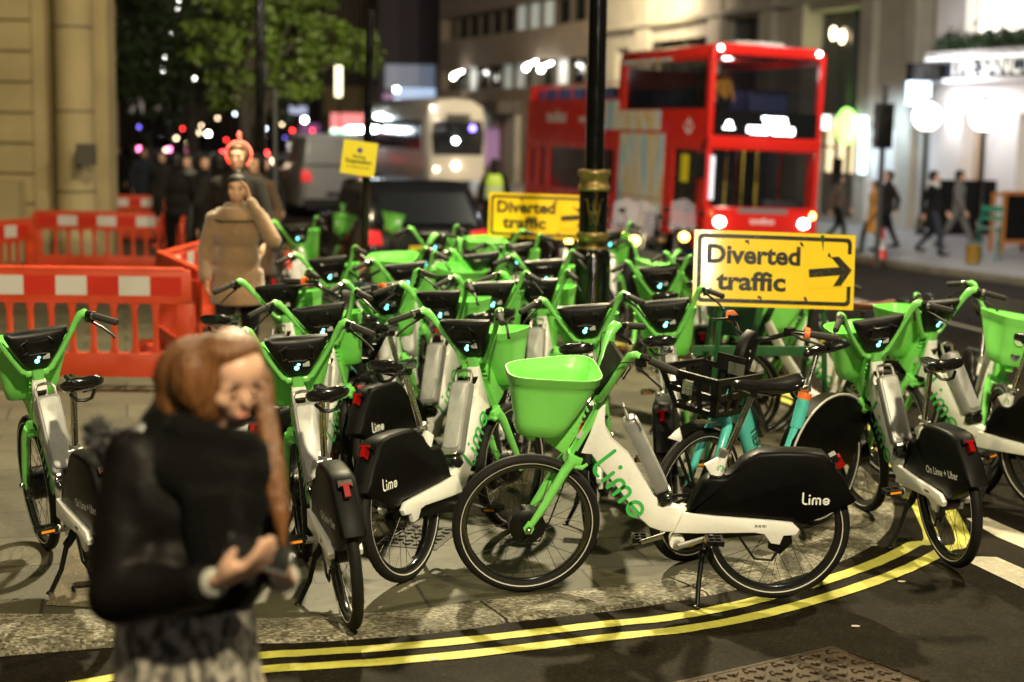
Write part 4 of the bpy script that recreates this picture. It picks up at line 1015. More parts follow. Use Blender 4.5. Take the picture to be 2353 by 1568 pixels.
    pedal_set(root, (.42,0,.29), R(200))
    m = MB(); m.tube([(.36,.03,.28),(.33,.16,.02)], .011, 8); m.ball((.33,.165,.015), (.02,.02,.01)); m.build('kickstand', BLK, root)
    m = MB(); m.prism([(.66,.60),(.84,.87),(.795,.90),(.61,.64)], -.05, .05, 'xz', .01); bt = m.build('battery', BLKG, root)
    return root
t1 = build_teal(); CH3 = child_map()
def put(r, px, py, lz, lx, hd, label, group=None, lean=R(-5)):
    z = lz
    for _ in range(3): p = G(px, py, z); z = lz+gz(p.y)
    h = Vector((hd[0], hd[1], 0)).normalized(); lf = Vector((-h.y,h.x,0)); p = p-h*lx-lf*(lz*math.sin(-lean))
    r.location = (p.x, p.y, gz(p.y)); r.rotation_euler = (lean, 0, heading(*hd)); r['label'] = label
    if group: r['group'] = group
put(t1, 1630, 880, .93, 1.1, (-.72,-.70), 'turquoise hire bicycle with black slotted basket behind the front bicycle saddle', 'turquoise hire bicycles')
t2 = copy_tree(t1, None, CH3)
put(t2, 795, 672, 1.16, .78, (.25,-.97), 'turquoise hire bicycle with dark battery behind the rear-seen green one', 'turquoise hire bicycles')
def build_forest():
    root = empty('hire_bicycle', 'x', 'bicycle')
    wheel(root, 0, .06, .05, 'rear_wheel'); wheel(root, 1.12, .04, .05, 'front_wheel')
    tubes(root, 'frame', WHITE, [([(.88,0,.86),(.74,0,.60),(.58,0,.38),(.44,0,.30)], [.032,.036,.036,.034], .8), ([(.44,0,.30),(.28,0,.70)], [.026,.022], 1), ([(.42,.05,.30),(0,.06,.35)], .014, 1), ([(.42,-.05,.30),(0,-.06,.35)], .014, 1), ([(.32,0,.60),(0,.06,.36)], .011, 1), ([(.32,0,.60),(0,-.06,.36)], .011, 1)])
    m = MB(); m.M = Matrix.Translation((.245,0,.50)) @ Matrix.Rotation(R(-20),4,'Y'); m.prism([(-.055,-.17),(.055,-.17),(.055,.20),(.03,.23),(-.03,.23),(-.055,.20)], -.055, .055, 'xz', .02); bt = m.build('battery', FOREST, root)
    for FF in (LEFT, RIGHT):
        m = MB(); m.M = FF(.22, .50, .0565, .085, R(-70) if FF is LEFT else R(-70)) ; m.text('forest', 1, 0, .01); m.build('lettering', LOGOW, bt)
    m = MB(); m.tube([(.29,0,.68),(.22,0,.98)], .0155, 12); m.build('seat_post', BLKG, root)
    m = MB(); rs = []
    for x, hw, zt in ((.33,.012,1.03),(.29,.024,1.045),(.20,.035,1.045),(.12,.070,1.05),(.06,.095,1.065),(.02,.09,1.068),(-.0,.05,1.06)):
        rs.append([(x, hw*math.cos(2*PI*k/16), zt-.022+(.022 if math.sin(2*PI*k/16) > 0 else .035)*math.sin(2*PI*k/16)) for k in range(16)])
    m.rings(rs); m.build('saddle', BROWN, root, sharp=80)
    m = MB(); n = 14; o1 = [(.38*math.cos(R(-5+190*k/n)), .36+.38*math.sin(R(-5+190*k/n))) for k in range(n+1)]
    m.rings([[(x, y, z) for y in (-.045,.045)] for x, z in o1], cap=False, closed=False); m.build('mudguard', BLK, root)
    m = MB()
    for s in (1,-1): m.tube([(1.12,s*.06,.35),(1.0,s*.055,.62),(.96,0,.70)], [.014,.02,.024], 10)
    m.tube([(.96,0,.70),(.84,0,1.0)], .024, 12); m.build('fork', FOREST, root)
    m = MB(); m.tube([(.62,-.32,1.10),(.78,-.16,1.12),(.84,0,1.02),(.78,.16,1.12),(.62,.32,1.10)], .013, 12); hb = m.build('handlebar', BLKG, root)
    for s in (1,-1): m = MB(); m.tube([(.70,s*.24,1.112),(.60,s*.34,1.098)], .018, 12); m.build('grip', BROWN, hb)
    m = MB(); f = [(.97,.78),(1.20,.78),(1.27,1.02),(.93,1.02)]; m.prism(f, -.155, -.145, 'xz', .002); m.prism(f, .145, .155, 'xz', .002); m.bx(.97,1.2,-.145,.145,.78,.79)
    m.rings([[(1.20,-.145,.78),(1.20,.145,.78),(1.21,.145,.78),(1.21,-.145,.78)],[(1.265,-.145,1.02),(1.265,.145,1.02),(1.275,.145,1.02),(1.275,-.145,1.02)]]); m.rings([[(.965,-.145,.78),(.965,.145,.78),(.975,.145,.78),(.975,-.145,.78)],[(.925,-.145,1.02),(.925,.145,1.02),(.935,.145,1.02),(.935,-.145,1.02)]]); bo = m.build('basket', FOREST, root)
    m = MB(); m.M = Matrix(((0,0,1,1.247),(1,0,0,0),(0,1,0,.90),(0,0,0,1))) @ Matrix.Rotation(R(-14),4,'X')
    for (a, b) in (((0,.06),(.04,0)),((.04,0),(0,-.06)),((0,-.06),(-.04,0)),((-.04,0),(0,.06))): m.ribbon([a, b], .016)
    m.build('emblem', LOGOW, bo); pedal_set(root, (.44,0,.29), R(200)); return root
f1 = build_forest(); CH4 = child_map()
put(f1, 2005, 692, 1.05, .16, (-.93,.36), 'hire bicycle with brown saddle and dark green battery right of the near yellow sign', 'dark green hire bicycles')
f2 = copy_tree(f1, None, CH4)
put(f2, 832, 680, .93, 1.15, (.15,-1), 'hire bicycle whose dark green basket carries a white diamond, left of centre', 'dark green hire bicycles')
# ------------------------------------------------------------------ people
SKIN = mat('skin', (.62,.36,.25), .5, var=.08, scale=12)
SKIN2 = mat('skin_warm', (.55,.31,.20), .5, var=.08, scale=12)
def cloth(name, c, **k): return mat(name, c, k.pop('rough', .85), var=k.pop('var', .18), scale=k.pop('scale', 9), bump=k.pop('bump', .3), bscale=k.pop('bscale', 120), sheen=k.pop('sheen', .2), **k)
CLK = cloth('black_cloth', (.006,.0055,.0055), sheen=.05, spec=.2); CLD = cloth('dark_cloth', (.014,.012,.011), sheen=.05, spec=.2); CLG = cloth('grey_cloth', (.13,.125,.12)); CLB = cloth('brown_cloth', (.09,.05,.03))
CLM = cloth('mustard_cloth', (.42,.20,.02)); CLC = cloth('camel_teddy', (.25,.145,.075), bump=.9, bscale=60, sheen=.5); CLN = cloth('navy_cloth', (.015,.02,.04)); CLW = cloth('white_cloth', (.6,.58,.56))
HIV = mat('hi_vis', (.55,.75,.08), .5); HSIL = mat('hi_vis_silver', (.6,.62,.6), .3)
HAIRB = mat('brown_hair', (.03,.016,.010), .45, var=.3, scale=30); HAIRK = mat('black_hair', (.009,.007,.006), .65, var=.3, scale=30); HAIRG = mat('fair_hair', (.16,.08,.035), .45, var=.3, scale=30)
def cap(mb, a, b, r0, r1, n=12):
    a, b = Vector(a), Vector(b); mb.tube([a, a.lerp(b,.5), b], [r0, (r0+r1)/2, r1], n); mb.ball(a, r0, n, 8); mb.ball(b, r1, n, 8)
def soft_head(mb, c, s, rot):
    c = Vector(c)
    def b(p, r): mb.ball(c+rot@(Vector(p)*s), tuple(x*s for x in r), 18, 14, rot)
    b((0,.005,.02), (.074,.094,.098)); b((0,-.022,-.03), (.064,.070,.080)); b((0,-.040,-.055), (.050,.052,.050)); b((0,-.060,-.088), (.026,.026,.022))
    b((0,-.035,.035), (.066,.060,.055)); b((0,-.096,-.020), (.010,.014,.020)); b((0,-.104,-.031), (.013,.011,.009)); b((0,-.090,.0), (.007,.010,.026)); b((0,-.084,-.068), (.022,.014,.012))
    for q in (-1,1): b((q*.034,-.066,.002), (.024,.020,.022)); b((q*.040,-.056,-.035), (.028,.030,.028)); b((q*.076,.012,-.012), (.010,.020,.032))
def head(mb, c, s=1.0, rot=None):
    # faces -Y; c = centre of the head
    Rm = rot or Matrix.Identity(3); c = Vector(c)
    def b(p, r): mb.ball(c+Rm@(Vector(p)*s), tuple(x*s for x in r), 16, 12, Rm)
    b((0,.005,.02), (.074,.094,.098)); b((0,-.030,-.045), (.060,.064,.070)); b((0,-.050,.0), (.062,.042,.06)); b((0,-.062,-.085), (.028,.026,.024)); b((0,-.045,-.05), (.056,.05,.04))
    b((0,-.100,-.022), (.013,.018,.022)); b((0,-.112,-.034), (.015,.013,.011)); b((0,-.093,.004), (.009,.012,.03))
    for q in (-1,1): b((q*.033,-.072,.004), (.024,.0185,.020))
    b((0,-.088,.030), (.055,.014,.010)); b((0,-.091,-.062), (.024,.012,.006)); b((0,-.090,-.073), (.020,.012,.006))
    for q in (-1,1): b((q*.076,.012,-.012), (.010,.020,.032)); b((q*.045,-.068,-.02), (.024,.024,.02))
def eyes(parent, c, s, rot=None):
    Rm = rot or Matrix.Identity(3); c = Vector(c)
    for q in (-1,1):
        m = MB(); m.ball(c+Rm@(Vector((q*.031,-.080,.004))*s), .0125*s, 8, 6); m.build('eye', CLW if 0 else HAIRK, parent)
        m = MB(); m.ball(c+Rm@(Vector((q*.032,-.094,.026))*s), (.020*s,.006*s,.004*s), 8, 5, Rm); m.build('eyebrow', HAIRB, parent)
    m = MB(); m.ball(c+Rm@(Vector((0,-.101,-.0675))*s), (.021*s,.006*s,.0065*s), 10, 6, Rm); m.build('lips', mat('lips', (.42,.15,.12), .4), parent)
def hand(mb, w, d, nrm, s=1.0, curl=.5, flip=1):
    # palm at wrist w, pointing along d, palm facing nrm
    d = Vector(d).normalized(); nrm = Vector(nrm); nrm = (nrm-d*nrm.dot(d)).normalized(); sd = d.cross(nrm)*flip; w = Vector(w)
    for k in range(4): cap(mb, w+sd*(.012*(k-1.5))*s, w+(d*.085+sd*(.021*(k-1.5)))*s, .014*s, .012*s, 8)
    for k in range(4):
        L = (.070,.082,.077,.060)[k]*s; p = w+(d*.088+sd*(.021*(k-1.5)))*s; dd = d.copy(); r = (.0095,.0098,.0092,.0082)[k]*s
        for f in (.42,.33,.25):
            dd = (dd+nrm*curl*.8).normalized(); q = p+dd*L*f; cap(mb, p, q, r, r*.93, 8); p = q; r *= .93
    p = w+(d*.02-sd*.022)*s; q = p+(d*.035-sd*.022+nrm*.018)*s; cap(mb, p, q, .013*s, .0115*s, 8); e = q+(d*.036-sd*.002+nrm*.016)*s; cap(mb, q, e, .011*s, .0095*s, 8)
def figure(label, loc, yaw, H=1.75, pose='walk', coat=CLK, trouser=CLK, hair=HAIRK, skin=SKIN, longcoat=0.0, longhair=False, group=None, bag=None, neck=None, vest=None, lr=1):
    root = empty('person', label, 'person', loc, yaw, group)
    k = H/1.75
    st = {'walk': .26, 'stand': .03, 'wide': .36}[pose if pose in ('walk','stand','wide') else 'walk']
    hipz, shz, nz, hz = .92, 1.42, 1.50, 1.635
    sh = [(-.168,.01,shz-.02),(.168,.01,shz-.02)]; hp = [(-.09,0,hipz),(.09,0,hipz)]
    ft = [(-.09,-st*lr,.05 if 1 else 0),(.09,st*lr,.05)]
    kn = [(-.095,-st*.62*lr-.03,.49),(.095,st*.35*lr-.05,.48)]
    el = [(-.25,.05+.10*lr*(st>.1),1.14),(.25,.05-.08*lr*(st>.1),1.14)]; wr = [(-.26,-.03+.16*lr*(st>.1),.88),(.26,-.06-.16*lr*(st>.1),.90)]
    if pose == 'phone': wr[1] = (.10,-.09,1.56); el[1] = (.27,-.12,1.24); el[0] = (-.24,.04,1.15); wr[0] = (-.23,-.12,.93)
    if st > .1:
        tr = 1 if lr > 0 else 0; ft[tr] = (ft[tr][0], abs(st)*1.05, .11)
    b = MB(); head(b, (0,-.01,hz)); cap(b, (0,.01,nz-.02), (0,0,nz+.05), .055, .05)
    b.ball((0,.005,1.30), (.155,.10,.17)); b.ball((0,.005,1.08), (.13,.09,.16)); b.ball((0,.01,.95), (.155,.11,.11))
    for i in (0,1):
        cap(b, hp[i], kn[i], .085, .055); cap(b, kn[i], (ft[i][0], ft[i][1]+.02, ft[i][2]+.04), .055, .035)
        cap(b, (ft[i][0], ft[i][1]+.03, ft[i][2]), (ft[i][0]*1.1, ft[i][1]-.13, ft[i][2]-.012), .036, .03)
        cap(b, sh[i], el[i], .050, .038); cap(b, el[i], wr[i], .038, .026)
        dn = (Vector(wr[i])-Vector(el[i])).normalized(); hand(b, wr[i], dn if not (pose == 'phone' and i) else Vector((-.2,-.1,1)), Vector((-.9 if i else .9,-.3,0)), 1, .35, 1 if i else -1)
    bo = remesh(b, 'body', skin, .011, root, 3)
    eyes(bo, (0,-.01,hz), 1)
    c = MB(); c.ball((0,.005,1.30), (.185,.13,.20)); c.ball((0,.01,1.08), (.175,.125,.2)); cap(c, (-.12,.01,1.41), (.12,.01,1.41), .068, .068); cap(c, (-.05,.01,1.45), (.05,.01,1.45), .07, .07)
    c.ball((0,.01,.94), (.18,.135,.13))
    for i in (0,1): cap(c, sh[i], el[i], .070, .062); cap(c, el[i], Vector(el[i]).lerp(Vector(wr[i]), .92), .062, .048)
    if longcoat: c.rings([[(.19*f*math.cos(2*PI*q/20), .02+.145*f*(1.2 if z < .9 else 1)*math.sin(2*PI*q/20), z) for q in range(20)] for z, f in ((1.0,1.0),(.9,1.03),(.92-longcoat*.5,1.08),(.92-longcoat,1.12))])
    cap(c, (0,.02,1.45), (0,.01,1.50), .085, .075)
    co = remesh(c, 'coat', coat, .014, root, 3)
    t = MB(); t.ball((0,.01,.94), (.17,.12,.12))
    for i in (0,1): cap(t, hp[i], kn[i], .098, .070); cap(t, kn[i], (ft[i][0], ft[i][1]+.02, ft[i][2]+.06), .068, .052)
    remesh(t, 'trousers', trouser, .014, root, 2)
    for i in (0,1):
        s = MB(); x, y, z = ft[i]; s.ball((x*1.05,y-.04,z-.008), (.046,.135,.042)); s.ball((x,y+.05,z+.03), (.042,.05,.05)); s.build('shoe', HAIRK, root)
    h = MB(); h.ball((0,.010,hz+.028), (.090,.104,.104)); h.ball((0,-.050,hz+.078), (.070,.055,.038)); h.ball((.068,-.01,hz+.01), (.022,.05,.055)); h.ball((-.068,-.01,hz+.01), (.022,.05,.055)); h.ball((0,.05,hz-.03), (.070,.06,.07))
    if longhair:
        for q in (-1,1): cap(h, (q*.065,.03,hz), (q*.075,.03,hz-.20), .035, .03)
        h.ball((0,.07,hz-.12), (.085,.045,.13))
    # keep the face free
    h2 = MB(); h2.v = []; 
    ho = remesh(h, 'hair', hair, .009, root, 2)
    ho.data.transform(Matrix.Translation((0,.012,0)))
    if bag:
        m = MB(); m.ball((.24,.12,1.0), (.09,.16,.14), 12, 8); m.tube([(.22,.12,1.1),(.1,.1,1.45),(-.05,-.1,1.3)], .014, 6); m.build('bag', bag, root)
    if neck: m = MB(); m.lathe([(.10,1.40),(.125,1.44),(.12,1.50),(.095,1.53)], 18, c=(0,-.005,0)); m.build('scarf', neck, root)
    if vest:
        m = MB(); m.ball((0,.005,1.30), (.20,.148,.215), 20, 12); m.ball((0,.01,1.10), (.19,.14,.20), 20, 12); vo = remesh(m, 'vest', vest, .014, root, 2)
        m = MB()
        for z in (1.06, 1.20): m.lathe([(.206,z-.025),(.206,z+.025)], 24); 
        m.v = [(x*.97, y*.75+.008, z) for x, y, z in m.v]; m.build('reflective_band', HSIL, root)
    root.scale = (k,k,k)
    return root
def stand_at(px, py, z_head, Y, **k):      # a person whose head top is at this pixel at distance Y
    p = D(px, py, Y); z0 = gz(Y); H = p.z-z0; return (p.x, Y, z0), H
loc, Hh = stand_at(545, 402, 0, 12.6)
wc = figure('woman in camel teddy coat holding a phone to her ear, walking on the pavement', loc, R(6), Hh, 'phone', coat=CLC, trouser=CLK, hair=HAIRK, skin=SKIN2, longcoat=.20, neck=CLC)
for c in kids(wc):
    if c.name.startswith('coat'):   # fuller fur coat
        me = c.data
        for v in me.vertices:
            f = 1.07 if v.co.z < 1.5 else 1.0; v.co.x *= f; v.co.y *= 1.2
m = MB(); m.lathe([(.105,1.50),(.15,1.49),(.185,1.44),(.18,1.40),(.13,1.38)], 22, c=(0,-.01,0)); m.v = [(x*(1.05),y*.85-.02,z) for x,y,z in m.v]; m.build('collar', CLC, wc)
m = MB(); m.ball((0,.03,1.755), (.04,.04,.035)); m.build('hair_bun', HAIRK, wc)
ph = MB(); ph.box((.098,-.055,1.60), (.012,.035,.13), Matrix.Rotation(R(12),3,'X')); po = ph.build('phone', BLKG, None, label='dark phone held to the ear by the camel coat woman', cat='phone')
po.location = wc.location; po.rotation_euler = wc.rotation_euler; po.scale = wc.scale
loc, Hh = stand_at(545, 330, 0, 15.6)
mn = figure('man with a red lit band round his head behind the camel coat woman', loc, 0, Hh, 'walk', coat=CLD, trouser=CLK, hair=HAIRG, skin=SKIN)
NEON = glow('red_neon', (1, .012, .006), 7)
m = MB(); m.tube([(.110*math.sin(t)*1.0, .075, 1.655+.115*math.cos(t)) for t in [R(-140+280*k/30) for k in range(31)]], .0048, 6); m.tube([(0,.075,1.77),(.012,.075,1.80),(-.01,.075,1.825),(.0,.075,1.845),(.018,.075,1.83)], .007, 6); m.build('lit_band', NEON, mn)
# crowd on the left pavement, mostly silhouettes
cr = [(268,322,40,'far walker in black nearest the stone pier',CLK),(305,326,42,'far walker in dark jacket, second from the pier',CLD),(330,330,37,'far walker in navy coat between two dark ones',CLN),(372,335,33,'far walker in dark coat at the middle of the crowd',CLD),(405,318,24,'tall far walker in long black coat left of the camel coat',CLK),(432,330,28,'far walker in dark grey behind the tall black coat',CLG),(470,326,25,'far walker in long black coat beside the camel coat woman',CLK),(505,336,20,'dark walker close behind the camel coat woman, on her left',CLD),(585,332,19,'dark clad walker just right of the man with the red band',CLB),(610,345,27,'far dark walker right of the man with the red band',CLK)]
base_f = {}
for i, (px, py, Y, lb, cm_) in enumerate(cr):
    loc, Hh = stand_at(px, py, 0, Y); Hh = max(1.6, min(1.92, Hh))
    key = i % 3
    if key not in base_f:
        base_f[key] = figure(lb, loc, R((0, 175, 20)[key]), Hh, ('walk','walk','stand')[key], coat=cm_, trouser=CLK, hair=HAIRK, longcoat=(.35,0,.5)[key], longhair=(key == 0), lr=(1,-1,1)[key]); r = base_f[key]
        r['group'] = 'walkers far along the left pavement'
    else:
        r = copy_tree(base_f[key], None, child_map()); r.location = loc; r.rotation_euler = (0,0,R((10, 190, -15)[key])); r.scale = (Hh/1.75,)*3; r['label'] = lb
        for c in kids(r):
            if c.name.startswith('coat'): c.material_slots[0].link = 'OBJECT'; c.material_slots[0].material = cm_
def walker(px, ptop, pfoot, **k):
    z = -.36; p = G(px, pfoot, z); t = D(px, ptop, p.y); z0 = gz(p.y)
    return figure(loc=(p.x, p.y, z0), H=max(1.55, min(1.95, t.z-z0)), **k)
walker(1922, 402, 560, label='woman with long hair in a dark brown jacket, leftmost walker on the far pavement', yaw=R(60), coat=CLB, trouser=CLK, hair=HAIRB, longhair=True, pose='walk')
walker(2003, 420, 580, label='person in a long mustard coat with a dark bag on the far pavement', yaw=R(-75), coat=CLM, trouser=CLK, hair=HAIRK, longcoat=.42, bag=CLK, pose='walk')
walker(2034, 392, 575, label='tall walker in dark clothes just behind the mustard coat', yaw=R(-80), coat=CLD, trouser=CLK, hair=HAIRB, pose='walk', lr=-1)
walker(2138, 393, 585, label='man in an open long black coat and light shirt on the far pavement', yaw=R(60), coat=CLK, trouser=CLN, hair=HAIRK, longcoat=.35, neck=CLW, pose='walk')
walker(2198, 392, 575, label='man in a grey suit, rightmost walker on the far pavement', yaw=R(60), coat=CLG, trouser=CLG, hair=HAIRK, pose='wide', lr=-1)
p = D(1137, 370, 33.0); z0 = roadz(p.x, 33)
figure('cyclist in a yellow hi-vis vest seen from behind beside the white coach', (p.x, 33, z0+.04), R(180), p.z-z0, 'stand', coat=CLK, trouser=CLK, hair=HAIRK, vest=HIV)

# the woman in the foreground, head bent over her phone
FY = 3.87
def P(px, py, dy=0): return D(px, py, FY+dy)
fl = P(440, 1568); fx, fy = fl.x, FY
W = empty('person', 'auburn haired woman in black jacket and scarf looking down at her phone in the foreground', 'person', (fx, fy, roadz(fx, fy)))
Wi = Matrix.Translation((-fx, -fy, -roadz(fx, fy)))
class LB(MB):
    pass
def lb(): m = MB(); m.M = Wi; return m
hc = P(527,858, -.02); rot = (Matrix.Rotation(R(40),3,'Z') @ Matrix.Rotation(R(22),3,'X'))
hips = P(430, 1420); chest = P(425, 1130)
b = lb(); soft_head(b, hc, .99, rot); cap(b, P(455,1010,.04), P(480,950,.03), .055, .05)
b.ball(P(430,1130), (.17,.12,.20)); b.ball(P(430,1330), (.15,.11,.18)); b.ball(P(430,1450), (.17,.13,.12))
shL, shR = P(315,1052,-.04), P(560,1060,.10)
elL, wrL = P(270,1365,-.14), P(478,1345,-.30); elR, wrR = P(628,1290,.02), P(655,1335,-.20)
cap(b, shL, elL, .055, .042); cap(b, elL, wrL, .042, .028); cap(b, shR, elR, .05, .04); cap(b, elR, wrR, .038, .028)
for q, (kx, fx_) in enumerate(((.09,.26),(-.09,-.22))):
    a = hips+Vector((kx*.9, .0, -.04)); kn_ = Vector((a.x+fx_*.45, FY+kx*.3, .50)); an = Vector((a.x+fx_*(1.0), FY+kx*.3, .10)); cap(b, a, kn_, .085, .055); cap(b, kn_, an, .055, .036); cap(b, an+Vector((-.02,0,-.06)), an+Vector((.13,0,-.06)), .035, .03)
# left hand under the phone, fingers curled round it
hand(b, P(500,1338,-.33), P(585,1300,-.36)-P(500,1338,-.33), Vector((-.1,.35,.9)), 1.12, .40, -1)
hand(b, P(662,1328,-.22), P(600,1300,-.30)-P(662,1328,-.22), Vector((.1,-.1,1)), .95, .45, 1)
LASH = mat('soft_brown_lashes', (.16,.08,.05), .8)
bo = remesh(b, 'body', SKIN, .0085, W, 5); eyes_p = empty
for q in (-1,1):
    m = lb(); m.ball(hc+rot@Vector((q*.032,-.0905,-.004)), (.012,.003,.002), 8, 6, rot); m.build('eye', LASH, bo)
    m = lb(); m.ball(hc+rot@Vector((q*.034,-.090,.024)), (.017,.004,.0022), 8, 5, rot); m.build('eyebrow', LASH, bo)
m = lb(); m.ball(hc+rot@Vector((0,-.0965,-.067)), (.019,.004,.0065), 10, 6, rot); m.build('lips', mat('lips_rose', (.50,.17,.14), .4), bo)
# hair: cap, long falls at the front and behind
HAIRA = bpy.data.materials.new('auburn_hair'); HAIRA.use_nodes = True; nt = HAIRA.node_tree; bs = nt.nodes['Principled BSDF']; bs.inputs['Roughness'].default_value = .42
tc = nt.nodes.new('ShaderNodeTexCoord'); mp = nt.nodes.new('ShaderNodeMapping'); mp.inputs['Scale'].default_value = (60,60,3); nz_ = nt.nodes.new('ShaderNodeTexNoise'); nz_.inputs['Scale'].default_value = 2
rp = nt.nodes.new('ShaderNodeValToRGB'); rp.color_ramp.elements[0].position = .3; rp.color_ramp.elements[0].color = (.065,.024,.009,1); rp.color_ramp.elements[1].position = .7; rp.color_ramp.elements[1].color = (.21,.085,.027,1)
for x, y in ((tc.outputs['Object'], mp.inputs[0]), (mp.outputs[0], nz_.inputs[0]), (nz_.outputs[0], rp.inputs[0]), (rp.outputs[0], bs.inputs['Base Color'])): nt.links.new(x, y)
bp_ = nt.nodes.new('ShaderNodeBump'); bp_.inputs['Strength'].default_value = .9; bp_.inputs['Distance'].default_value = .01; nt.links.new(nz_.outputs[0], bp_.inputs['Height']); nt.links.new(bp_.outputs[0], bs.inputs['Normal'])
h = lb()
def hb(p, r, rr=rot): h.ball(hc+rot@Vector(p), r, 16, 12, rr)
h.ball(P(448,868,.05), (.105,.120,.108), 20, 14); h.ball(P(488,838,.03), (.100,.100,.080), 20, 14); h.ball(P(535,815,.03), (.068,.080,.050), 18, 12); h.ball(P(528,806,-.025), (.082,.095,.055), 20, 14); h.ball(P(492,850,-.055), (.055,.058,.085), 18, 12); h.ball(P(470,900,-.06), (.050,.05,.085), 16, 12); h.ball(P(455,870,-.055), (.075,.06,.09), 16, 12)
h.ball(P(430,925,.03), (.085,.095,.085), 18, 12); h.ball(P(452,965,.0), (.060,.075,.060), 16, 10); h.ball(P(475,905,-.045), (.058,.055,.085), 16, 10); h.ball(P(462,955,-.035), (.034,.040,.045), 14, 10); h.ball(P(490,850,-.045), (.060,.055,.060), 16, 10)
h.tube([P(575,820,.06), P(602,870,.06), P(612,960,.02), P(630,1080,-.04), P(645,1180,-.07), P(650,1265,-.08)], [.030,.028,.026,.027,.024,.010], 12, flat=1.2)
remesh(h, 'hair', HAIRA, .009, W, 10)
# scarf
SCARF = cloth('black_knit', (.0022,.002,.0019), bump=.9, bscale=70, sheen=.02, spec=.1); s = lb()
for (px, py, dy, r) in ((560,1018,-.05,.048),(585,1045,-.03,.05),(525,1012,-.07,.045),(425,985,-.07,.055),(465,1005,-.08,.055),(400,960,.0,.07),(385,930,.06,.045),(545,1035,-.04,.06),(500,1030,-.06,.06),(400,1000,.02,.085),(385,1050,-.02,.10),(435,1085,-.08,.105),(495,1095,-.08,.10),(555,1085,-.04,.09),(590,1110,.0,.075),(470,1040,.0,.08),(540,1050,.02,.075),(560,1160,-.08,.07),(540,1230,-.09,.07),(520,1150,-.10,.075),(370,975,.05,.06)): s.ball(P(px,py,dy), (r,r*.8,r*.8), 14, 10)
s.tube([P(490,1110,-.10), P(500,1200,-.10), P(510,1280,-.10), P(525,1355,-.10)], [.08,.085,.085,.07], 14, flat=1.3)
remesh(s, 'scarf', SCARF, .014, W, 3)
# jacket
JK = mat('black_jacket', (.0050,.0040,.0038), .5, var=.3, scale=5, bump=.5, bscale=18, sheen=.0, spec=.12); j = lb()
j.ball(P(405,1160,0), (.20,.15,.20)); j.ball(P(410,1265,0), (.205,.155,.14)); j.ball(P(340,1150,-.05), (.11,.11,.16)); cap(j, P(335,1050,-.0), P(560,1070,.08), .09, .09); j.rings([[(P(px,py).x+w_*math.cos(2*PI*k/20), FY+.16*math.sin(2*PI*k/20), P(px,py).z) for k in range(20)] for px,py,w_ in ((418,1230,.21),(420,1300,.205),(425,1365,.195),(428,1378,.185))])
cap(j, shL, P(285,1230,-.10), .082, .080); cap(j, P(285,1230,-.10), elL, .080, .072); cap(j, elL, P(390,1362,-.23), .078, .064); cap(j, P(390,1362,-.23), P(468,1348,-.295), .064, .054)
cap(j, shR, elR, .075, .06); cap(j, elR, P(650,1325,-.15), .055, .042)
remesh(j, 'jacket', JK, .010, W, 8)
m = lb(); KN = cloth('grey_knit', (.34,.33,.29), bump=.9, bscale=90); cap(m, P(474,1347,-.30), P(488,1341,-.315), .040, .036); m.build('cuff', KN, W)
m = lb(); cap(m, P(652,1330,-.17), P(658,1328,-.20), .034, .032); m.build('cuff', KN, W)
# skirt with a mottled woven pattern
SKT = bpy.data.materials.new('mottled_skirt'); SKT.use_nodes = True; nt = SKT.node_tree; bs = nt.nodes['Principled BSDF']; bs.inputs['Roughness'].default_value = .9
tc = nt.nodes.new('ShaderNodeTexCoord'); mp = nt.nodes.new('ShaderNodeMapping'); mp.inputs['Rotation'].default_value = (0,R(25),0); mp.inputs['Scale'].default_value = (1,1,.55); vo = nt.nodes.new('ShaderNodeTexNoise'); vo.inputs['Scale'].default_value = 42; vo.inputs['Detail'].default_value = 3
rp = nt.nodes.new('ShaderNodeValToRGB'); rp.color_ramp.elements[0].position = .40; rp.color_ramp.elements[0].color = (.045,.042,.038,1); rp.color_ramp.elements[1].position = .60; rp.color_ramp.elements[1].color = (.34,.31,.27,1)
for x, y in ((tc.outputs['Object'], mp.inputs[0]), (mp.outputs[0], vo.inputs[0]), (vo.outputs[0], rp.inputs[0]), (rp.outputs[0], bs.inputs['Base Color'])): nt.links.new(x, y)
m = lb(); rs = []
for py, cx, hw in ((1370,432,.165),(1420,428,.175),(1480,428,.180),(1560,432,.188),(1700,440,.20),(1900,452,.22),(2150,465,.25)):
    z = P(cx,py).z; rs.append([(P(cx,1500).x+(hw*(1+.03*math.cos(9*2*PI*k/48)))*math.cos(2*PI*k/48), FY+hw*.86*(1+.04*math.cos(9*2*PI*k/48))*math.sin(2*PI*k/48), z) for k in range(48)])
m.rings(rs); m.build('skirt', SKT, W)
for q, c_ in enumerate((.26,-.22)):
    a = hips+Vector(((.08,-.08)[q], 0, 0)); an = Vector((a.x+c_, FY, .04)); m = lb(); m.ball((an.x+.05, FY, .045), (.13,.045,.045)); cap(m, (an.x,FY,.06), (an.x-.02,FY,.24), .05,.055); m.build('boot', BLKG, W)
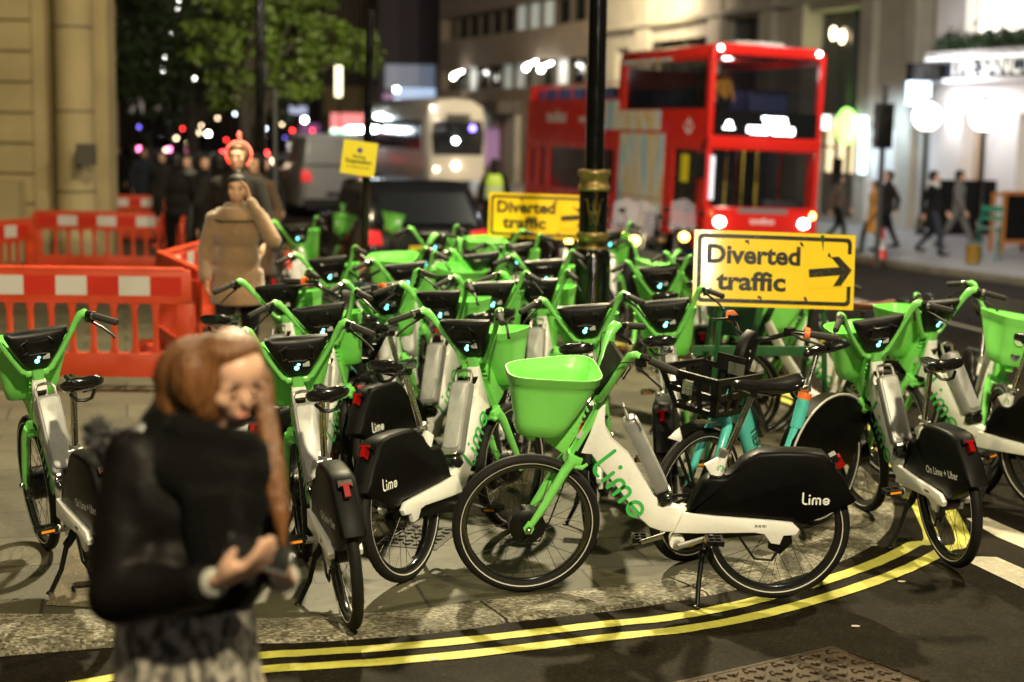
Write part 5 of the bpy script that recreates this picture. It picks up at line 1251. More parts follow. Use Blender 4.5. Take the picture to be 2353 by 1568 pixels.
# backpack with a furry pompom
m = lb(); m.ball(P(262,1030,.16), (.055,.07,.06)); cap(m, P(300,1060,.10), P(262,1030,.14), .03, .03); bp = remesh(m, 'backpack', CLD, .014, None, 3, label='dark backpack on the foreground woman, at the left of her shoulder', cat='backpack')
bp.location = W.location
m = lb(); FUR = cloth('black_fur', (.012,.010,.012), bump=1.0, bscale=80); rnd = random.Random(3)
for k in range(60):
    a = Vector((rnd.gauss(0,1),rnd.gauss(0,1),rnd.gauss(0,1))).normalized(); c0_ = P(232,1000,-.02); m.tube([c0_, c0_+a*.035, c0_+a*.052], [.012,.008,.002], 5)
m.tube([P(232,1000,-.02), P(255,1060,.0), P(262,1130,.03)], [.03,.03,.02], 8)
m.build('fur_trim', FUR, bp)
# phone
a = P(596,1272,-.31); m = MB(); m.prism([(-.075,-.037),(.075,-.037),(.078,0),(.075,.037),(-.075,.037),(-.078,0)], -.004, .004, 'xy', .002); po = m.build('phone', BLKG, None, label='black phone held by the foreground woman in both hands', cat='phone')
m = MB(); m.prism([(-.077,-.039),(.077,-.039),(.077,.039),(-.077,.039)], -.0065, -.001, 'xy', .002); m.build('phone_case', mat('grey_case', (.18,.18,.17), .4), po)
po.matrix_basis = Matrix.Translation(a) @ Matrix.Rotation(R(8),4,'Z') @ Matrix.Rotation(R(20),4,'Y') @ Matrix.Rotation(R(28),4,'X')
# ------------------------------------------------------------------ buildings
def stone(name, c, var=.15, sc_=1.2, **k): return mat(name, c, .75, var=var, scale=sc_, bump=.25, bscale=14, **k)
ST_L = stone('sandstone', (.42,.33,.17)); ST_P = stone('pale_stone', (.44,.40,.33)); ST_G = stone('grey_brown_render', (.27,.215,.16)); ST_D = stone('dark_stone', (.09,.075,.06)); ST_W = stone('white_render', (.78,.75,.74), .05)
ST_V = stone('violet_grey_stone', (.12,.10,.12)); DKG = mat('dark_glass', (.012,.014,.016), .12, coat=.5); FRAMEM = mat('window_metal', (.10,.10,.10), .4, .5)
LIT = glow('lit_window', (1, .93, .80), 2.2); LITC = glow('lit_curtain_window', (.62, .72, .64), .28); LITB = glow('blue_white_sign', (.55, .82, 1), 2.2); LITG = glow('green_sign', (.35, 1, .12), 3); LITW = glow('white_sign', (1, .97, .92), 3); LITY = glow('warm_interior', (1, .74, .38), 1.3); LITP = glow('pink_sign', (1, .25, .25), 1.2); LITS = glow('blue_shop_window', (.30, .42, .70), .20); LITGR = glow('mint_sign', (.5, 1, .75), 2.2); MAG = glow('magenta_window', (.5,.15,.5), .35)
GLOBE = glow('globe_lamp', (1, .96, .88), 4); LANT = glow('lantern_glass', (1, .97, .88), 45); LANTB = glow('lantern_glass_cold', (.80, .92, 1), 28); REDG = glow('red_tail', (1, .03, .03), 14); HEADG = glow('head_light', (1, .97, .92), 40); AMBG = glow('amber_light', (1, .55, .08), 16); BLUG = glow('blue_light', (.2, .15, 1), 8); PINKG = glow('pink_light', (1, .2, .45), 9); WARMG = glow('warm_small_light', (1, .75, .45), 10)
MF = Matrix(((TT.x,TN.x,0,FAC0.x),(TT.y,TN.y,0,FAC0.y),(0,0,1,0),(0,0,0,1)))
ftx = lambda px: FP(px, 300)[0]
def fz(px, py): return FP(px, py)[1]
def fm(): m = MB(); m.M = MF; return m
def fbx(m, pa, pb, d0, d1, z0, z1): a, b = sorted((ftx(pa), ftx(pb))); m.bx(a, b, d0, d1, z0, z1); return m
def wall_with_openings(m, t0, t1, z0, z1, d0, d1, ops):
    ts = sorted({t0, t1, *[min(max(v, t0), t1) for o in ops for v in o[:2]]}); zs = sorted({z0, z1, *[min(max(v, z0), z1) for o in ops for v in o[2:]]})
    for a, b in zip(ts, ts[1:]):
        run = None
        for c, d in zip(zs, zs[1:]):
            mt, mz = (a+b)/2, (c+d)/2
            if any(o[0] < mt < o[1] and o[2] < mz < o[3] for o in ops): 
                if run: m.bx(a, b, d0, d1, run[0], run[1]); run = None
            else: run = (run[0], d) if run else (c, d)
        if run: m.bx(a, b, d0, d1, run[0], run[1])
def ops_px(L): return [(min(ftx(a), ftx(b)), max(ftx(a), ftx(b)), c, d) for a, b, c, d in L]
gzf = -.6
# pub on the right
root = empty('pub_building', 'brightly lit white pub with a dark name board and hanging plants at the right edge', 'pub', (0,0,0))
tp0, tp1 = ftx(2470), ftx(2140)
zA = fz(2250, 118); zB = fz(2250, 76)
ops = ops_px([(2205, 2440, zB+.0, 9.5), (2268, 2225-15, gzf+.2, fz(2240, 262)), (2340, 2420, gzf+.2, fz(2380, 262))])
m = fm(); wall_with_openings(m, tp0, tp1, gzf, 12, 0, .5, ops); m.build('wall', ST_W, root)
m = fm(); a, b = ops[0][:2]; m.bx(a, b, .42, .46, zB, 9.5); wo = m.build('window', LIT, root)
m = fm()
for k in range(5): t = a+(b-a)*k/4; m.bx(t-.05, t+.05, .34, .415, zB, 9.5)
m.build('window_frame', ST_W, wo)
for o in ops[1:]: m = fm(); m.bx(o[0], o[1], .40, .44, o[2], o[3]); m.build('doorway', mat('warm_lobby', (.45,.33,.22), .6), root)
m = fm(); m.bx(tp0, ftx(2158), -.55, 0, fz(2250,132), fz(2250,118)); m.bx(tp0, ftx(2160), -.35, 0, fz(2250,190), fz(2250,180)); m.build('cornice', ST_W, root)
m = fm(); m.bx(tp0, ftx(2188), -.30, -.0, fz(2250,180), fz(2250,144)); bo = m.build('name_board', mat('navy_board', (.015,.02,.035), .35), root)
m = fm(); zt = fz(2270, 172); m.M = MF @ Matrix(((-1,0,0,ftx(2196)),(0,0,-1,-.305),(0,1,0,zt),(0,0,0,1))); m.text('THE SANCTUARY', .62, 0, .014, 'LEFT', sx=1.0); m.build('board_lettering', glow('cream_lettering', (1,.93,.66), .6), bo)
m = fm(); tt = ftx(2160); m.M = MF
k = 0
while tt-.55*k > tp0 and k < 12:
    t = tt-.55*k; m.bx(t-.44, t-.06, -.62, -.50, fz(2250,139), fz(2250,132)-.005); k += 1
m.build('light_strip', glow('strip_light', (.92,.95,1), 1.4), root)
m = fm(); rnd = random.Random(5); t0, t1 = tp0, ftx(2178); z = fz(2250,98)
for k in range(900):
    t = rnd.uniform(t0, t1); c = Vector((t, rnd.uniform(-.55,-.1), z+rnd.gauss(0,.16)-.05)); r = rnd.uniform(.05,.12); a = Vector((rnd.gauss(0,1),rnd.gauss(0,1),rnd.gauss(0,1))).normalized()*r; b = a.cross(Vector((rnd.gauss(0,1),rnd.gauss(0,1),1))).normalized()*r*.6
    m.poly([c-a, c-b, c+a, c+b])
m.build('window_box_plants', mat('box_foliage', (.03,.07,.02), .6, var=.5, scale=3), None, label='dark green plants hanging over the ledge above the pub name board', cat='plants', flat=True)
for px in (2130, 2262):     # globe lamps
    p = FP(px, 268, -.9); g = empty('globe_lamp', 'white globe lamp on a black post %s' % ('left of the pub, over the walkers' if px < 2200 else 'before the pub doorway'), 'lamp', tuple(MF @ Vector((p[0], -.9, -.38))), 0, 'globe lamps of the pub')
    h_ = p[1]+.38; m = MB(); m.ball((0,0,h_), .36, 20, 14); m.build('globe', GLOBE, g)
    m = MB(); m.tube([(0,0,0),(0,0,h_-.36)], .06, 10); m.lathe([(.14,0),(.12,.3),(.07,.5)], 12); m.build('post', PBLK, g)
    m = MB(); m.lathe([(.14,h_-.42),(.10,h_-.34)], 12); m.lathe([(.09,h_+.34),(.02,h_+.5),(.03,h_+.62)], 12); m.build('finial', PBLK, g)
lamp('SPOT', tuple(MF @ Vector((ftx(2260), -1.3, fz(2250,142)))), 230, (.93,.94,1), .4, tuple(MF @ Vector((ftx(2260), .3, 0))), 150, .9)
lamp('SPOT', tuple(MF @ Vector((ftx(2200), -1.5, fz(2250,142)))), 150, (.93,.94,1), .4, tuple(MF @ Vector((ftx(2180), .3, 0))), 150, .9)
lamp('SPOT', tuple(MF @ Vector((ftx(2240), -2.4, fz(2250,150)))), 110, (.95,.95,1), .4, tuple(MF @ Vector((ftx(2240), .0, 4.5))), 110, .9)
# pale stone block with dark openings
root = empty('stone_building', 'long pale stone building behind the red bus with dark deep openings and a shop', 'building')
L = [(1486, 1640, 2.6, fz(1560, 90)), (1650, 1742, 2.6, fz(1695, 40)), (1846, 1984, fz(1915,266), fz(1915, 22)), (1866, 2008, gzf+.3, fz(1940, 300)), (2105, 2138, fz(2120,195), 12), (1410,1440, 3.4, fz(1425,112))]
ops = ops_px(L); m = fm(); wall_with_openings(m, ftx(2139.5), ftx(1378), gzf, 15, 0, .7, ops); m.build('wall', ST_P, root)
m = fm()
for px in (1480, 1645, 1762, 1835, 1995, 2095): fbx(m, px-14, px+14, -.22, -.003, gzf, 15)
fbx(m, 1378, 2094, -.35, -.225, fz(1500,60), fz(1500,50)); m.build('pilaster', ST_P, root)
for k, o in enumerate(ops):
    if k == 3: continue
    m = fm(); m.bx(o[0], o[1], .60, .64, o[2], o[3]); wo = m.build('window', DKG, root); n = max(1, int((o[1]-o[0])/1.3)); q = fm()
    q.bx(o[0], o[1], .49, .499, o[2], o[2]+.08)
    for j in range(n+1): t = o[0]+(o[1]-o[0])*j/n; q.bx(t-.05, t+.05, .50, .598, o[2], o[3])
    q.build('window_frame', FRAMEM, wo)
for px, py in ((1914,77),(1934,85)):
    t, z = FP(px, py, .4); m = fm(); m.ball((t, .42, z), (.10,.10,.20), 10, 8); m.build('inside_lamp', WARMG, root)
lamp('SPOT', tuple(MF @ Vector((ftx(1915), .1, fz(1915,262)))), 90, (.35,1,.12), .2, tuple(MF @ Vector((ftx(1915), .6, 6))), 130, .9)
# shop
o = ops[3]; sh = root
m = fm(); m.bx(o[0], o[1], .50, .54, gzf+.3, o[3]); m.build('shop_window', LITY, root)
m = fm(); n = 5
for j in range(n+1): t = o[0]+(o[1]-o[0])*j/n; m.bx(t-.05, t+.05, .40, .498, gzf+.3, o[3])
m.bx(o[0], o[1], .38, .398, gzf+.3, 1.0); m.build('shop_frame', ST_D, root)
m = fm(); fbx(m, 1872, 1922, -.35, -.24, fz(1900,298), fz(1900,266)); m.build('shop_sign', LITW, root)
m = fm(); t, z = FP(1941, 290, -.4); m.ball((t, -.35, z), (.55,.08,.52), 18, 12); m.build('round_sign', LITG, root)
m = fm(); fbx(m, 1955, 2010, -.35, -.24, fz(1980,290), fz(1980,268)); fbx(m, 2000, 2012, -.35, -.24, fz(2005,400), fz(2005,291)); m.build('shop_sign', glow('cool_sign', (.6,.85,1), 3), root)
m = fm(); fbx(m, 1990, 2060, -.06, -.0035, gzf, fz(2025,300)); m.build('light_panel', ST_W, root)
t, z = FP(2114, 215, -.9); m = fm(); m.bx(t-.10, t+.10, -1.25, -.65, z-.30, z+.30); s_ = m.build('box_sign', LITB, None, label='blue-white lit box sign projecting from the wall left of the pub', cat='sign')
m = fm(); m.bx(t-.14, t+.14, -1.25, -.003, z+.305, z+.75); m.build('sign_bracket', PBLK, s_)
lamp('SPOT', tuple(MF @ Vector((ftx(2085), -1.6, fz(2114,215)))), 420, (.62,.82,1), .3, tuple(MF @ Vector((ftx(2050), .2, .8))), 120, .9)
# grey block with window bands
root = empty('office_building', 'grey-brown office block with long window bands above the white coach', 'building')
L = []; bands = ((FP(1130, 205)[1], FP(1130, 150)[1]), (FP(1130, 80)[1], FP(1130, 22)[1]), (11.0, 12.6))
wins = []
for (za, zb) in bands: wins.append((1012, 1362, za, zb))
ops = ops_px(wins); m = fm(); wall_with_openings(m, ftx(1377.5), ftx(1008), gzf, 16, 0, .7, ops); m.build('wall', ST_G, root)
rnd = random.Random(11); lit = {(1,3),(1,4),(1,5),(0,6),(0,9),(0,10),(0,2)}
for bi, (za, zb) in enumerate(bands[:2]):
    ta, tb = ops[bi][:2]; n = 12
    for j in range(n):
        t0_, t1_ = ta+(tb-ta)*j/n, ta+(tb-ta)*(j+1)/n; m = fm(); m.bx(t0_+.12, t1_-.12, .45, .49, za, zb); on = (bi, n-1-j) in lit
        w_ = m.build('window', LITC if (bi == 1 and j in (3,4,5)) or (bi == 0 and j in (2,5,6,9)) else DKG, root); q = fm(); q.bx(t0_-.12, t0_+.118, .30, .6, za, zb); q.build('window_frame', ST_D, w_)
m = fm()
for px in (1030,1075,1120,1170,1220): fbx(m, px, px+26, -.25, -.003, gzf, 2.9)
m.build('column', ST_P, root)
m = fm(); fbx(m, 1105, 1200, -1.2, -.004, fz(1150,262), fz(1150,235)); m.build('awning', ST_D, root)
m = fm(); fbx(m, 1092, 1118, -.4, -.3, fz(1105,292), fz(1105,276)); m.build('shop_sign', LANTB, root)
m = fm(); fbx(m, 1085, 1120, -.3, -.29, fz(1105,380), fz(1105,296)); m.build('shop_window', glow('pale_shop_window', (.95,1,.85), 1.6), root)
m = fm(); fbx(m, 1122, 1160, -.3, -.29, fz(1140,380), fz(1140,296)); m.build('shop_window', MAG, root)
for px, py in ((1042,177),(1209,156),(1243,160)):
    t, z = FP(px, py, -.6); m = fm(); m.ball((t, -.6, z), .11, 10, 8); m.tube([(t,-.6,z+.1),(t,-.1,z+.3)], .03, 6); m.build('wall_light', LANT, root)
# the end of the street
def block(name, label, pxa, pxb, Y, ztop, m_, rows=(), depth=8):
    a = D(pxa, 300, Y); b = D(pxb, 300, Y); r = empty(name, label, 'building', (0,0,0)); m = MB(); m.bx(a.x, b.x, Y, Y+depth, -1, ztop); m.build('wall', m_, r)
    for (x0, x1, y0, y1, mt, nm) in rows:
        p = D(x0, y1, Y-.1); q = D(x1, y0, Y-.1); m = MB(); m.bx(p.x, q.x, Y-.12, Y-.02, p.z, q.z); m.build(nm, mt, r)
    return r
block('end_building', 'dark violet building closing the street behind the coach', 865, 1012, 100, 22, ST_V, [(885,1000,150,205,LITS,'shop_window'),(905,1000,205,262,glow('bright_blue_shop', (.45,.6,.85), .9),'shop_window'),(880,905,215,265,MAG,'shop_window')])
block('brown_building', 'tall brown building with fine vertical ribs left of the violet one', 735, 866, 112, 26, ST_D, [(750+12*k,755+12*k,-10,150,ST_G,'rib') for k in range(9)]+[(745,865,200,262,ST_L,'fascia'),(760,865,262,300,LITP,'shop_sign'),(760,820,298,340,LITGR,'shop_sign')])
block('pink_lit_building', 'low far building with a pale lit shopfront between the trees', 640, 734, 125, 9, ST_D, [(665,705,245,262,glow('pale_blue_shop', (.55,.6,.85), .8),'shop_window'),(690,734,285,325,MAG,'shop_window')])
block('far_dark_building', 'far dark building behind the tree crowns', 250, 640, 140, 30, ST_D, [(345,375,205,260,glow('dim_warm_window', (.8,.65,.5), .35),'window'),(395,420,190,250,glow('dim_warm_window2', (.8,.68,.55), .5),'window'),(300,330,225,260,glow('dim_window3', (.7,.6,.5), .25),'window')])
# stone building at the left with the round column
root = empty('columned_building', 'yellow sandstone building with rusticated pier and round columns at the left', 'building')
CY = 27.6; x_ = lambda px, Y=CY: D(px, 300, Y).x
m = MB(); zc = [ .15+.528*k for k in range(13)]
m.bx(x_(-120), x_(108), CY, CY+1.6, -.5, 9)
m.build('pier', ST_L, root)
m = MB()
for k, z in enumerate(zc): m.bx(x_(-120)-.02, x_(78), CY-.10, CY-.003, z+.03, z+.51)
m.bx(x_(80), x_(106), CY-.05, CY-.003, -.4, 9); m.build('rusticated_blocks', ST_L, root)
m = MB(); m.bx(x_(109), x_(215), CY+1.0, CY+1.6, -.5, 9); m.bx(x_(-120), x_(60), CY-.5, CY-.11, -.5, 1.1); m.build('recess_wall', ST_L, root)
m = MB(); xc = x_(173, CY+.2); m.lathe([(.40,-.4),(.40,.2),(.36,.28),(.335,.35),(.335,3.0),(.33,6),(.32,9)], 36, c=(xc, CY+.2, 0)); m.k = 1
for z in (.9, 2.3, 3.75, 5.2, 6.6): m.lathe([(.341,z),(.337,z+.012),(.337,z+.02),(.341,z+.03)], 36, c=(xc, CY+.2, 0), close=True)
m.build('column', [ST_L, ST_D], root)
m = MB(); xp = x_(122, CY+.5); m.tube([(xp, CY+.5, -.4),(xp, CY+.5, 9)], .06, 12)
for k in range(12): m.lathe([(.08,.2+.8*k),(.08,.28+.8*k)], 10, c=(xp, CY+.5, 0))
m.build('downpipe', ST_D, root)
m = MB(); bxp = D(196, 355, CY-.4); m.box((bxp.x, CY-.35, bxp.z), (.30,.22,.36)); m.build('wall_box', ST_D, root)
dirL = Vector((-.243, .97, 0)); base = Vector((x_(216, CY+1.6), CY+1.6, 0))
for k in range(9):
    a = base+dirL*(k*6.5); nrm = Vector((.97, .243, 0)); M_ = Matrix(((dirL.x,nrm.x,0,a.x),(dirL.y,nrm.y,0,a.y),(0,0,1,0),(0,0,0,1)))
    m = MB(); m.M = M_; m.bx(0, 6.3, -1.5, 0, -.6, 14); m.build('wall', ST_G if k % 2 else ST_D, root)
    m = MB(); m.M = M_; m.bx(4.6, 5.6, .003, .35, -.6, 14); m.build('pilaster', ST_L, root)

# ------------------------------------------------------------------ trees
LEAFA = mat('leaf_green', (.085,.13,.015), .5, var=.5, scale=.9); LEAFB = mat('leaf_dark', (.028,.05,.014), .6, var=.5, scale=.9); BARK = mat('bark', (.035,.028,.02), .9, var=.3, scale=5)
def tree(label, x, y, crowns, n, lm, th=3.2, seed=1, leaf=.11):
    rnd = random.Random(seed); r = empty('tree', label, 'tree', (x, y, gz(y))); m = MB()
    cs = [Vector(c[:3]) for c in crowns]
    m.tube([(0,0,0),(.05,0,1.2),(0,.05,th)], [.22,.17,.13], 10); tk = m
    for c in cs: tk.tube([(0,.05,th-.6), (c.x*.45, c.y*.45, th+(c.z-th)*.5), c], [.09,.06,.02], 6)
    tk.build('trunk', BARK, r); m = MB()
    for k in range(n):
        c = rnd.choice(crowns); rr = c[3]; d = Vector((rnd.gauss(0,1),rnd.gauss(0,1),rnd.gauss(0,1))).normalized()*rr*(rnd.random()**.45)
        # leaves gather along small sprays
        sp = Vector((math.sin(d.x*7+c[0]), math.cos(d.y*6), math.sin(d.z*8)))*.18; p = Vector(c[:3])+Vector((d.x,d.y,d.z*.75))+sp
        for j in range(2):
            q = p+Vector((rnd.gauss(0,.07),rnd.gauss(0,.07),rnd.gauss(0,.05))); s_ = leaf*rnd.uniform(.6,1.3); a = Vector((rnd.gauss(0,1),rnd.gauss(0,1),rnd.gauss(-.3,.6))).normalized()*s_; b = a.cross(Vector((rnd.gauss(0,1),rnd.gauss(0,1),rnd.gauss(0,1)))).normalized()*s_*.55
            m.poly([q-a, q-b*.9, q+a, q+b*.9])
    m.build('crown', lm, r, flat=True); return r
def tx(px, Y): return D(px, 300, Y).x
X = tx(560, 33)
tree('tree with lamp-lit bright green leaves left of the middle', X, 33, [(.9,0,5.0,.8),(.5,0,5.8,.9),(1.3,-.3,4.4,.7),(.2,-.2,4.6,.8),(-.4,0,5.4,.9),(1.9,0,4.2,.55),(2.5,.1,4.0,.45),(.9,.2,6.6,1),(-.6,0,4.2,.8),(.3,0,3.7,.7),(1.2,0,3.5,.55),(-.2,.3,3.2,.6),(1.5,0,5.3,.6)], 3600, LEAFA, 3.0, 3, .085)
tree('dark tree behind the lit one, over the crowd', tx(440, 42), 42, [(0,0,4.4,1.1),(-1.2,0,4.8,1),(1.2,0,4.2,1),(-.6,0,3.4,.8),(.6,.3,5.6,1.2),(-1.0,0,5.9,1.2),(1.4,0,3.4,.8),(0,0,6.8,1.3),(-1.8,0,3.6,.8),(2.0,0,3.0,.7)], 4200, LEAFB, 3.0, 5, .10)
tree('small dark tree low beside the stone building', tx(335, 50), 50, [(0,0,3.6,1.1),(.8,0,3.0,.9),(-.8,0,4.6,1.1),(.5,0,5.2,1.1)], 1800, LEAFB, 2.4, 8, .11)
lamp('SPOT', (X+1.6, 29.5, 2.2), 380, (1,.95,.55), .3, (X+.9, 33, 5.0), 100, .9)
lamp('SPOT', (X+.5, 30, 9.5), 480, (1,.95,.60), .3, (X+.3, 33, 5.0), 90, .9)

# ------------------------------------------------------------------ lights down the street
def lantern(px, py, Y, m_, r=.16, pole=True, label='', grp='street lamps down the street', hw=1.0):
    p = D(px, py, Y); z0 = -.4; g = empty('street_lamp', label, 'street lamp', (p.x, Y, z0), 0, grp); h_ = p.z-z0
    r *= .62; m = MB(); m.ball((0,0,h_), (r*hw,r,r), 12, 8); m.build('lantern', m_, g)
    if pole: m = MB(); m.tube([(0,.2,0),(0,.2,h_*.5),(0,.05,h_+r*1.2)], [.07,.05,.03], 8); m.build('pole', PBLK, g)
    return g
for px, py, Y, m_, r, lb in ((407,10,62,LANT,.26,'largest white street lamp above the tree at the top left'),(387,83,88,LANT,.24,'white street lamp second from the top in the left column'),(381,133,112,LANT,.26,'white street lamp third from the top in the left column'),(375,158,130,LANT,.28,'lowest white street lamp of the left column'),
    (444,181,110,LANT,.22,'white lamp low in the dark tree, left of a pair'),(488,190,110,LANT,.22,'white lamp low in the dark tree, right of a pair'),(619,213,95,LANTB,.20,'white lamp right of the dark pole under the bright leaves'),(780,128,85,LANT,.18,'white lamp on a lit pole right of the tree'),(700,276,90,LANT,.22,'greenish white lamp over the white van'),(911,206,90,LANTB,.22,'cold white lamp before the blue shop windows'),
    (667,345,60,LANT,.13,'low white lamp left of a pair behind the van'),(702,347,60,LANT,.13,'low white lamp right of a pair behind the van'),(622,372,50,WARMG,.14,'dim warm lamp above the dark heads'),(767,350,48,WARMG,.14,'dim warm lamp left of the small yellow notice')):
    lantern(px, py, Y, m_, r, True, lb)
p = D(778, 170, 85); m = MB(); m.tube([(0,0,-1.2),(0,0,.9)], .17, 10); o = m.build('lit_pillar', glow('lit_pole', (1,.95,.55), 3.5), None, label='glowing yellow-white pillar under the lamp right of the tree', cat='light column'); o.location = p
p = D(597, 150, 24); m = MB(); m.tube([(0,0,0),(0,0,3.5),(0,0,7.5)], [.10,.07,.055], 14); m.lathe([(.16,0),(.16,.9),(.11,1.05)], 14); o = m.build('lamp_column', PBLK, None, label='slim black lamp column in front of the lit tree', cat='lamp post'); o.location = (p.x, 24, gz(24))
p = D(632, 300, 20); m = MB(); m.tube([(0,0,0),(0,0,2.75)], .03, 10); o = m.build('post', mat('grey_post', (.10,.10,.11), .4), None, label='thin grey post right of the camel coat woman', cat='post'); o.location = (p.x, 20, gz(20))

# ------------------------------------------------------------------ vehicles
REDP = mat('bus_red', (.74,.022,.015), .25, coat=.5, var=.06, scale=1); WPAINT = mat('coach_white', (.62,.58,.50), .3, coat=.4); KPAINT = mat('black_car_paint', (.010,.010,.012), .2, coat=.7); GLASS = mat('tinted_glass', (.01,.012,.014), .06, alpha=.30, coat=.6); SEATB = mat('blue_seat', (.02,.03,.10), .8)
MUR = bpy.data.materials.new('mural'); MUR.use_nodes = True; nt = MUR.node_tree; bs = nt.nodes['Principled BSDF']; bs.inputs['Roughness'].default_value = .3
tc = nt.nodes.new('ShaderNodeTexCoord'); mp = nt.nodes.new('ShaderNodeMapping'); mp.inputs['Scale'].default_value = (1.6,1,.35); nz_ = nt.nodes.new('ShaderNodeTexNoise'); nz_.inputs['Scale'].default_value = 1.6; nz_.inputs['Detail'].default_value = 3
rp = nt.nodes.new('ShaderNodeValToRGB'); e = rp.color_ramp.elements
while len(e) < 6: e.new(.5)
for k, (p_, c_) in enumerate(((.30,(.22,.48,.65)),(.42,(.45,.68,.80)),(.5,(.85,.82,.72)),(.56,(.75,.50,.15)),(.64,(.85,.82,.72)),(.75,(.65,.25,.10)))): e[k].position = p_; e[k].color = (*c_,1)
for x, y in ((tc.outputs['Object'], mp.inputs[0]), (mp.outputs[0], nz_.inputs[0]), (nz_.outputs[0], rp.inputs[0]), (rp.outputs[0], bs.inputs['Base Color'])): nt.links.new(x, y)
TH = R(19.3); hd = Vector((math.sin(TH), -math.cos(TH), 0)); lf = Vector((math.cos(TH), math.sin(TH), 0))
c0 = D(1616, 300, 30.8); o_ = Vector((c0.x, 30.6, 0))+lf*1.25; bz = -.44
bus = empty('double_decker_bus', 'red open-top double-decker sightseeing bus with lit destination sign', 'bus', (o_.x, o_.y, bz), math.atan2(hd.y, hd.x)); bus.rotation_euler = (R(-1.5), 0, math.atan2(hd.y, hd.x))
# x forward, y left, z up; the photo sees the front and the bus's right (y < 0)
m = MB(); Yh = 1.25
def side_panels(m, z0, z1, holes, x0, x1, yy, th=.05):
    xs = sorted({x0, x1, *[v for h in holes for v in h[:2]]}); zs = sorted({z0, z1, *[v for h in holes for v in h[2:]]})
    for a, b in zip(xs, xs[1:]):
        for c, d in zip(zs, zs[1:]):
            if not any(h[0] < (a+b)/2 < h[1] and h[2] < (c+d)/2 < h[3] for h in holes): m.bx(a, b, min(yy, yy-th*(1 if yy > 0 else -1)), max(yy, yy-th*(1 if yy > 0 else -1)), c, d)
lowh = [(-10.1,-9.75,1.15,2.12),(-9.4,-9.0,1.15,2.12),(-8.7,-4.6,1.15,2.12),(-1.5,-.38,.95,2.2)]
uph = [(-4.15,-.15,3.0,3.95)]
for s_ in (-1, 1):
    side_panels(m, .30, 2.55, lowh, -10.4, -.12, s_*Yh); side_panels(m, 2.55, 4.05, uph, -4.5, -.12, s_*Yh); m.bx(-10.4, -4.5, min(s_*Yh, s_*(Yh-.05)), max(s_*Yh, s_*(Yh-.05)), 2.55, 3.25)
m.bx(-10.4,-10.3,-1.2,1.2,.3,3.6); m.bx(-4.5,-4.42,-1.2,1.2,2.55,3.9)
m.prism([(-1.25,4.05),(1.25,4.05),(1.21,4.2),(1.05,4.27),(-1.05,4.27),(-1.21,4.2)], -4.5, .02, 'yz', .03)
# front face pieces
m.prism([(-1.25,.32),(1.25,.32),(1.25,1.12),(-1.25,1.12)], -.2, .10, 'yz', .06); m.prism([(-1.25,2.22),(1.25,2.22),(1.25,2.50),(-1.25,2.50)], -.15, .06, 'yz', .05)
for s_ in (-1, 1): m.prism([(s_*1.25,.5),(s_*1.13,.5),(s_*1.15,4.15),(s_*1.25,4.15)], -.14, .03, 'yz', .02)
m.bx(-10.3,-.15,-1.2,1.2,2.50,2.54); m.bx(-10.3,-.15,-1.2,1.2,.30,.34); body = m.build('body', REDP, bus, sharp=30)
m = MB()
for h in lowh+uph:
    for s_ in (-1, 1): m.bx(h[0], h[1], s_*(Yh-.035)-.004, s_*(Yh-.035)+.004, h[2], h[3])
m.build('side_windows', mat('bus_side_glass', (.012,.013,.014), .08, alpha=.6), bus)
m = MB(); m.rings([[(.01,-1.12,3.02),(.045,-.6,3.0),(.055,0,3.0),(.045,.6,3.0),(.01,1.12,3.02)],[(-.02,-1.12,4.02),(.02,-.6,4.05),(.03,0,4.06),(.02,.6,4.05),(-.02,1.12,4.02)]], cap=False, closed=False); m.build('upper_windscreen', GLASS, bus)
m = MB(); m.rings([[(.06,-1.13,1.13),(.09,-.6,1.13),(.10,0,1.13),(.09,.6,1.13),(.06,1.13,1.13)],[(.03,-1.13,2.22),(.05,-.6,2.22),(.06,0,2.22),(.05,.6,2.22),(.03,1.13,2.22)]], cap=False, closed=False); ws = m.build('windscreen', GLASS, bus)
m = MB(); m.bx(.055,.075,-.03,.03,1.2,2.2); m.tube([(.11,-.2,1.2),(.10,-.9,1.5)], .012, 6); m.tube([(.11,.9,1.2),(.10,.2,1.5)], .012, 6); m.build('wiper', BLKG, ws)
m = MB(); m.bx(-.10,.045,-1.12,1.12,2.505,2.995); dp = m.build('destination_panel', BLKG, bus)
m = MB(); m.M = Matrix(((0,0,1,.047),(1,0,0,0),(0,1,0,0),(0,0,0,1))); DT = glow('display_white', (.92,.97,1), 9)
m.M = m.M @ Matrix.Translation((.18,2.76,0)); m.text('TOUR', .17, 0, .016, sx=1.15); m.M = Matrix(((0,0,1,.047),(1,0,0,.10),(0,1,0,2.57),(0,0,0,1))); m.text('SIGHTSEEING', .17, 0, .017, sx=1.0); 
m.build('display_lettering', DT, dp)
m = MB(); m.M = Matrix(((0,0,1,.047),(1,0,0,-.82),(0,1,0,2.72),(0,0,0,1))); m.lathe([(.07,0),(.07,.001)], 14); m.bx(-.12,.12,-.09,-.06,0,.002); m.bx(-.07,.07,-.05,-.02,0,.002); m.build('display_symbol', DT, dp)
m = MB(); m.M = Matrix(((0,0,1,.104),(1,0,0,0),(0,1,0,.80),(0,0,0,1))); m.text('tootbus', .17, 0, .004); m.build('front_lettering', LOGOW, bus)
m = MB(); m.bx(.1015,.106,-.55,.55,1.0,1.10); m.build('front_strip', mat('grey_strip', (.2,.2,.2), .4), bus)
MS = Matrix(((1,0,0,0),(0,0,-1,-1.252),(0,1,0,0),(0,0,0,1)))
m = MB(); m.M = MS @ Matrix.Translation((-8.3,2.72,0)); m.text('tootbus', .42, 0, .012); m.build('side_lettering', LOGOW, bus)
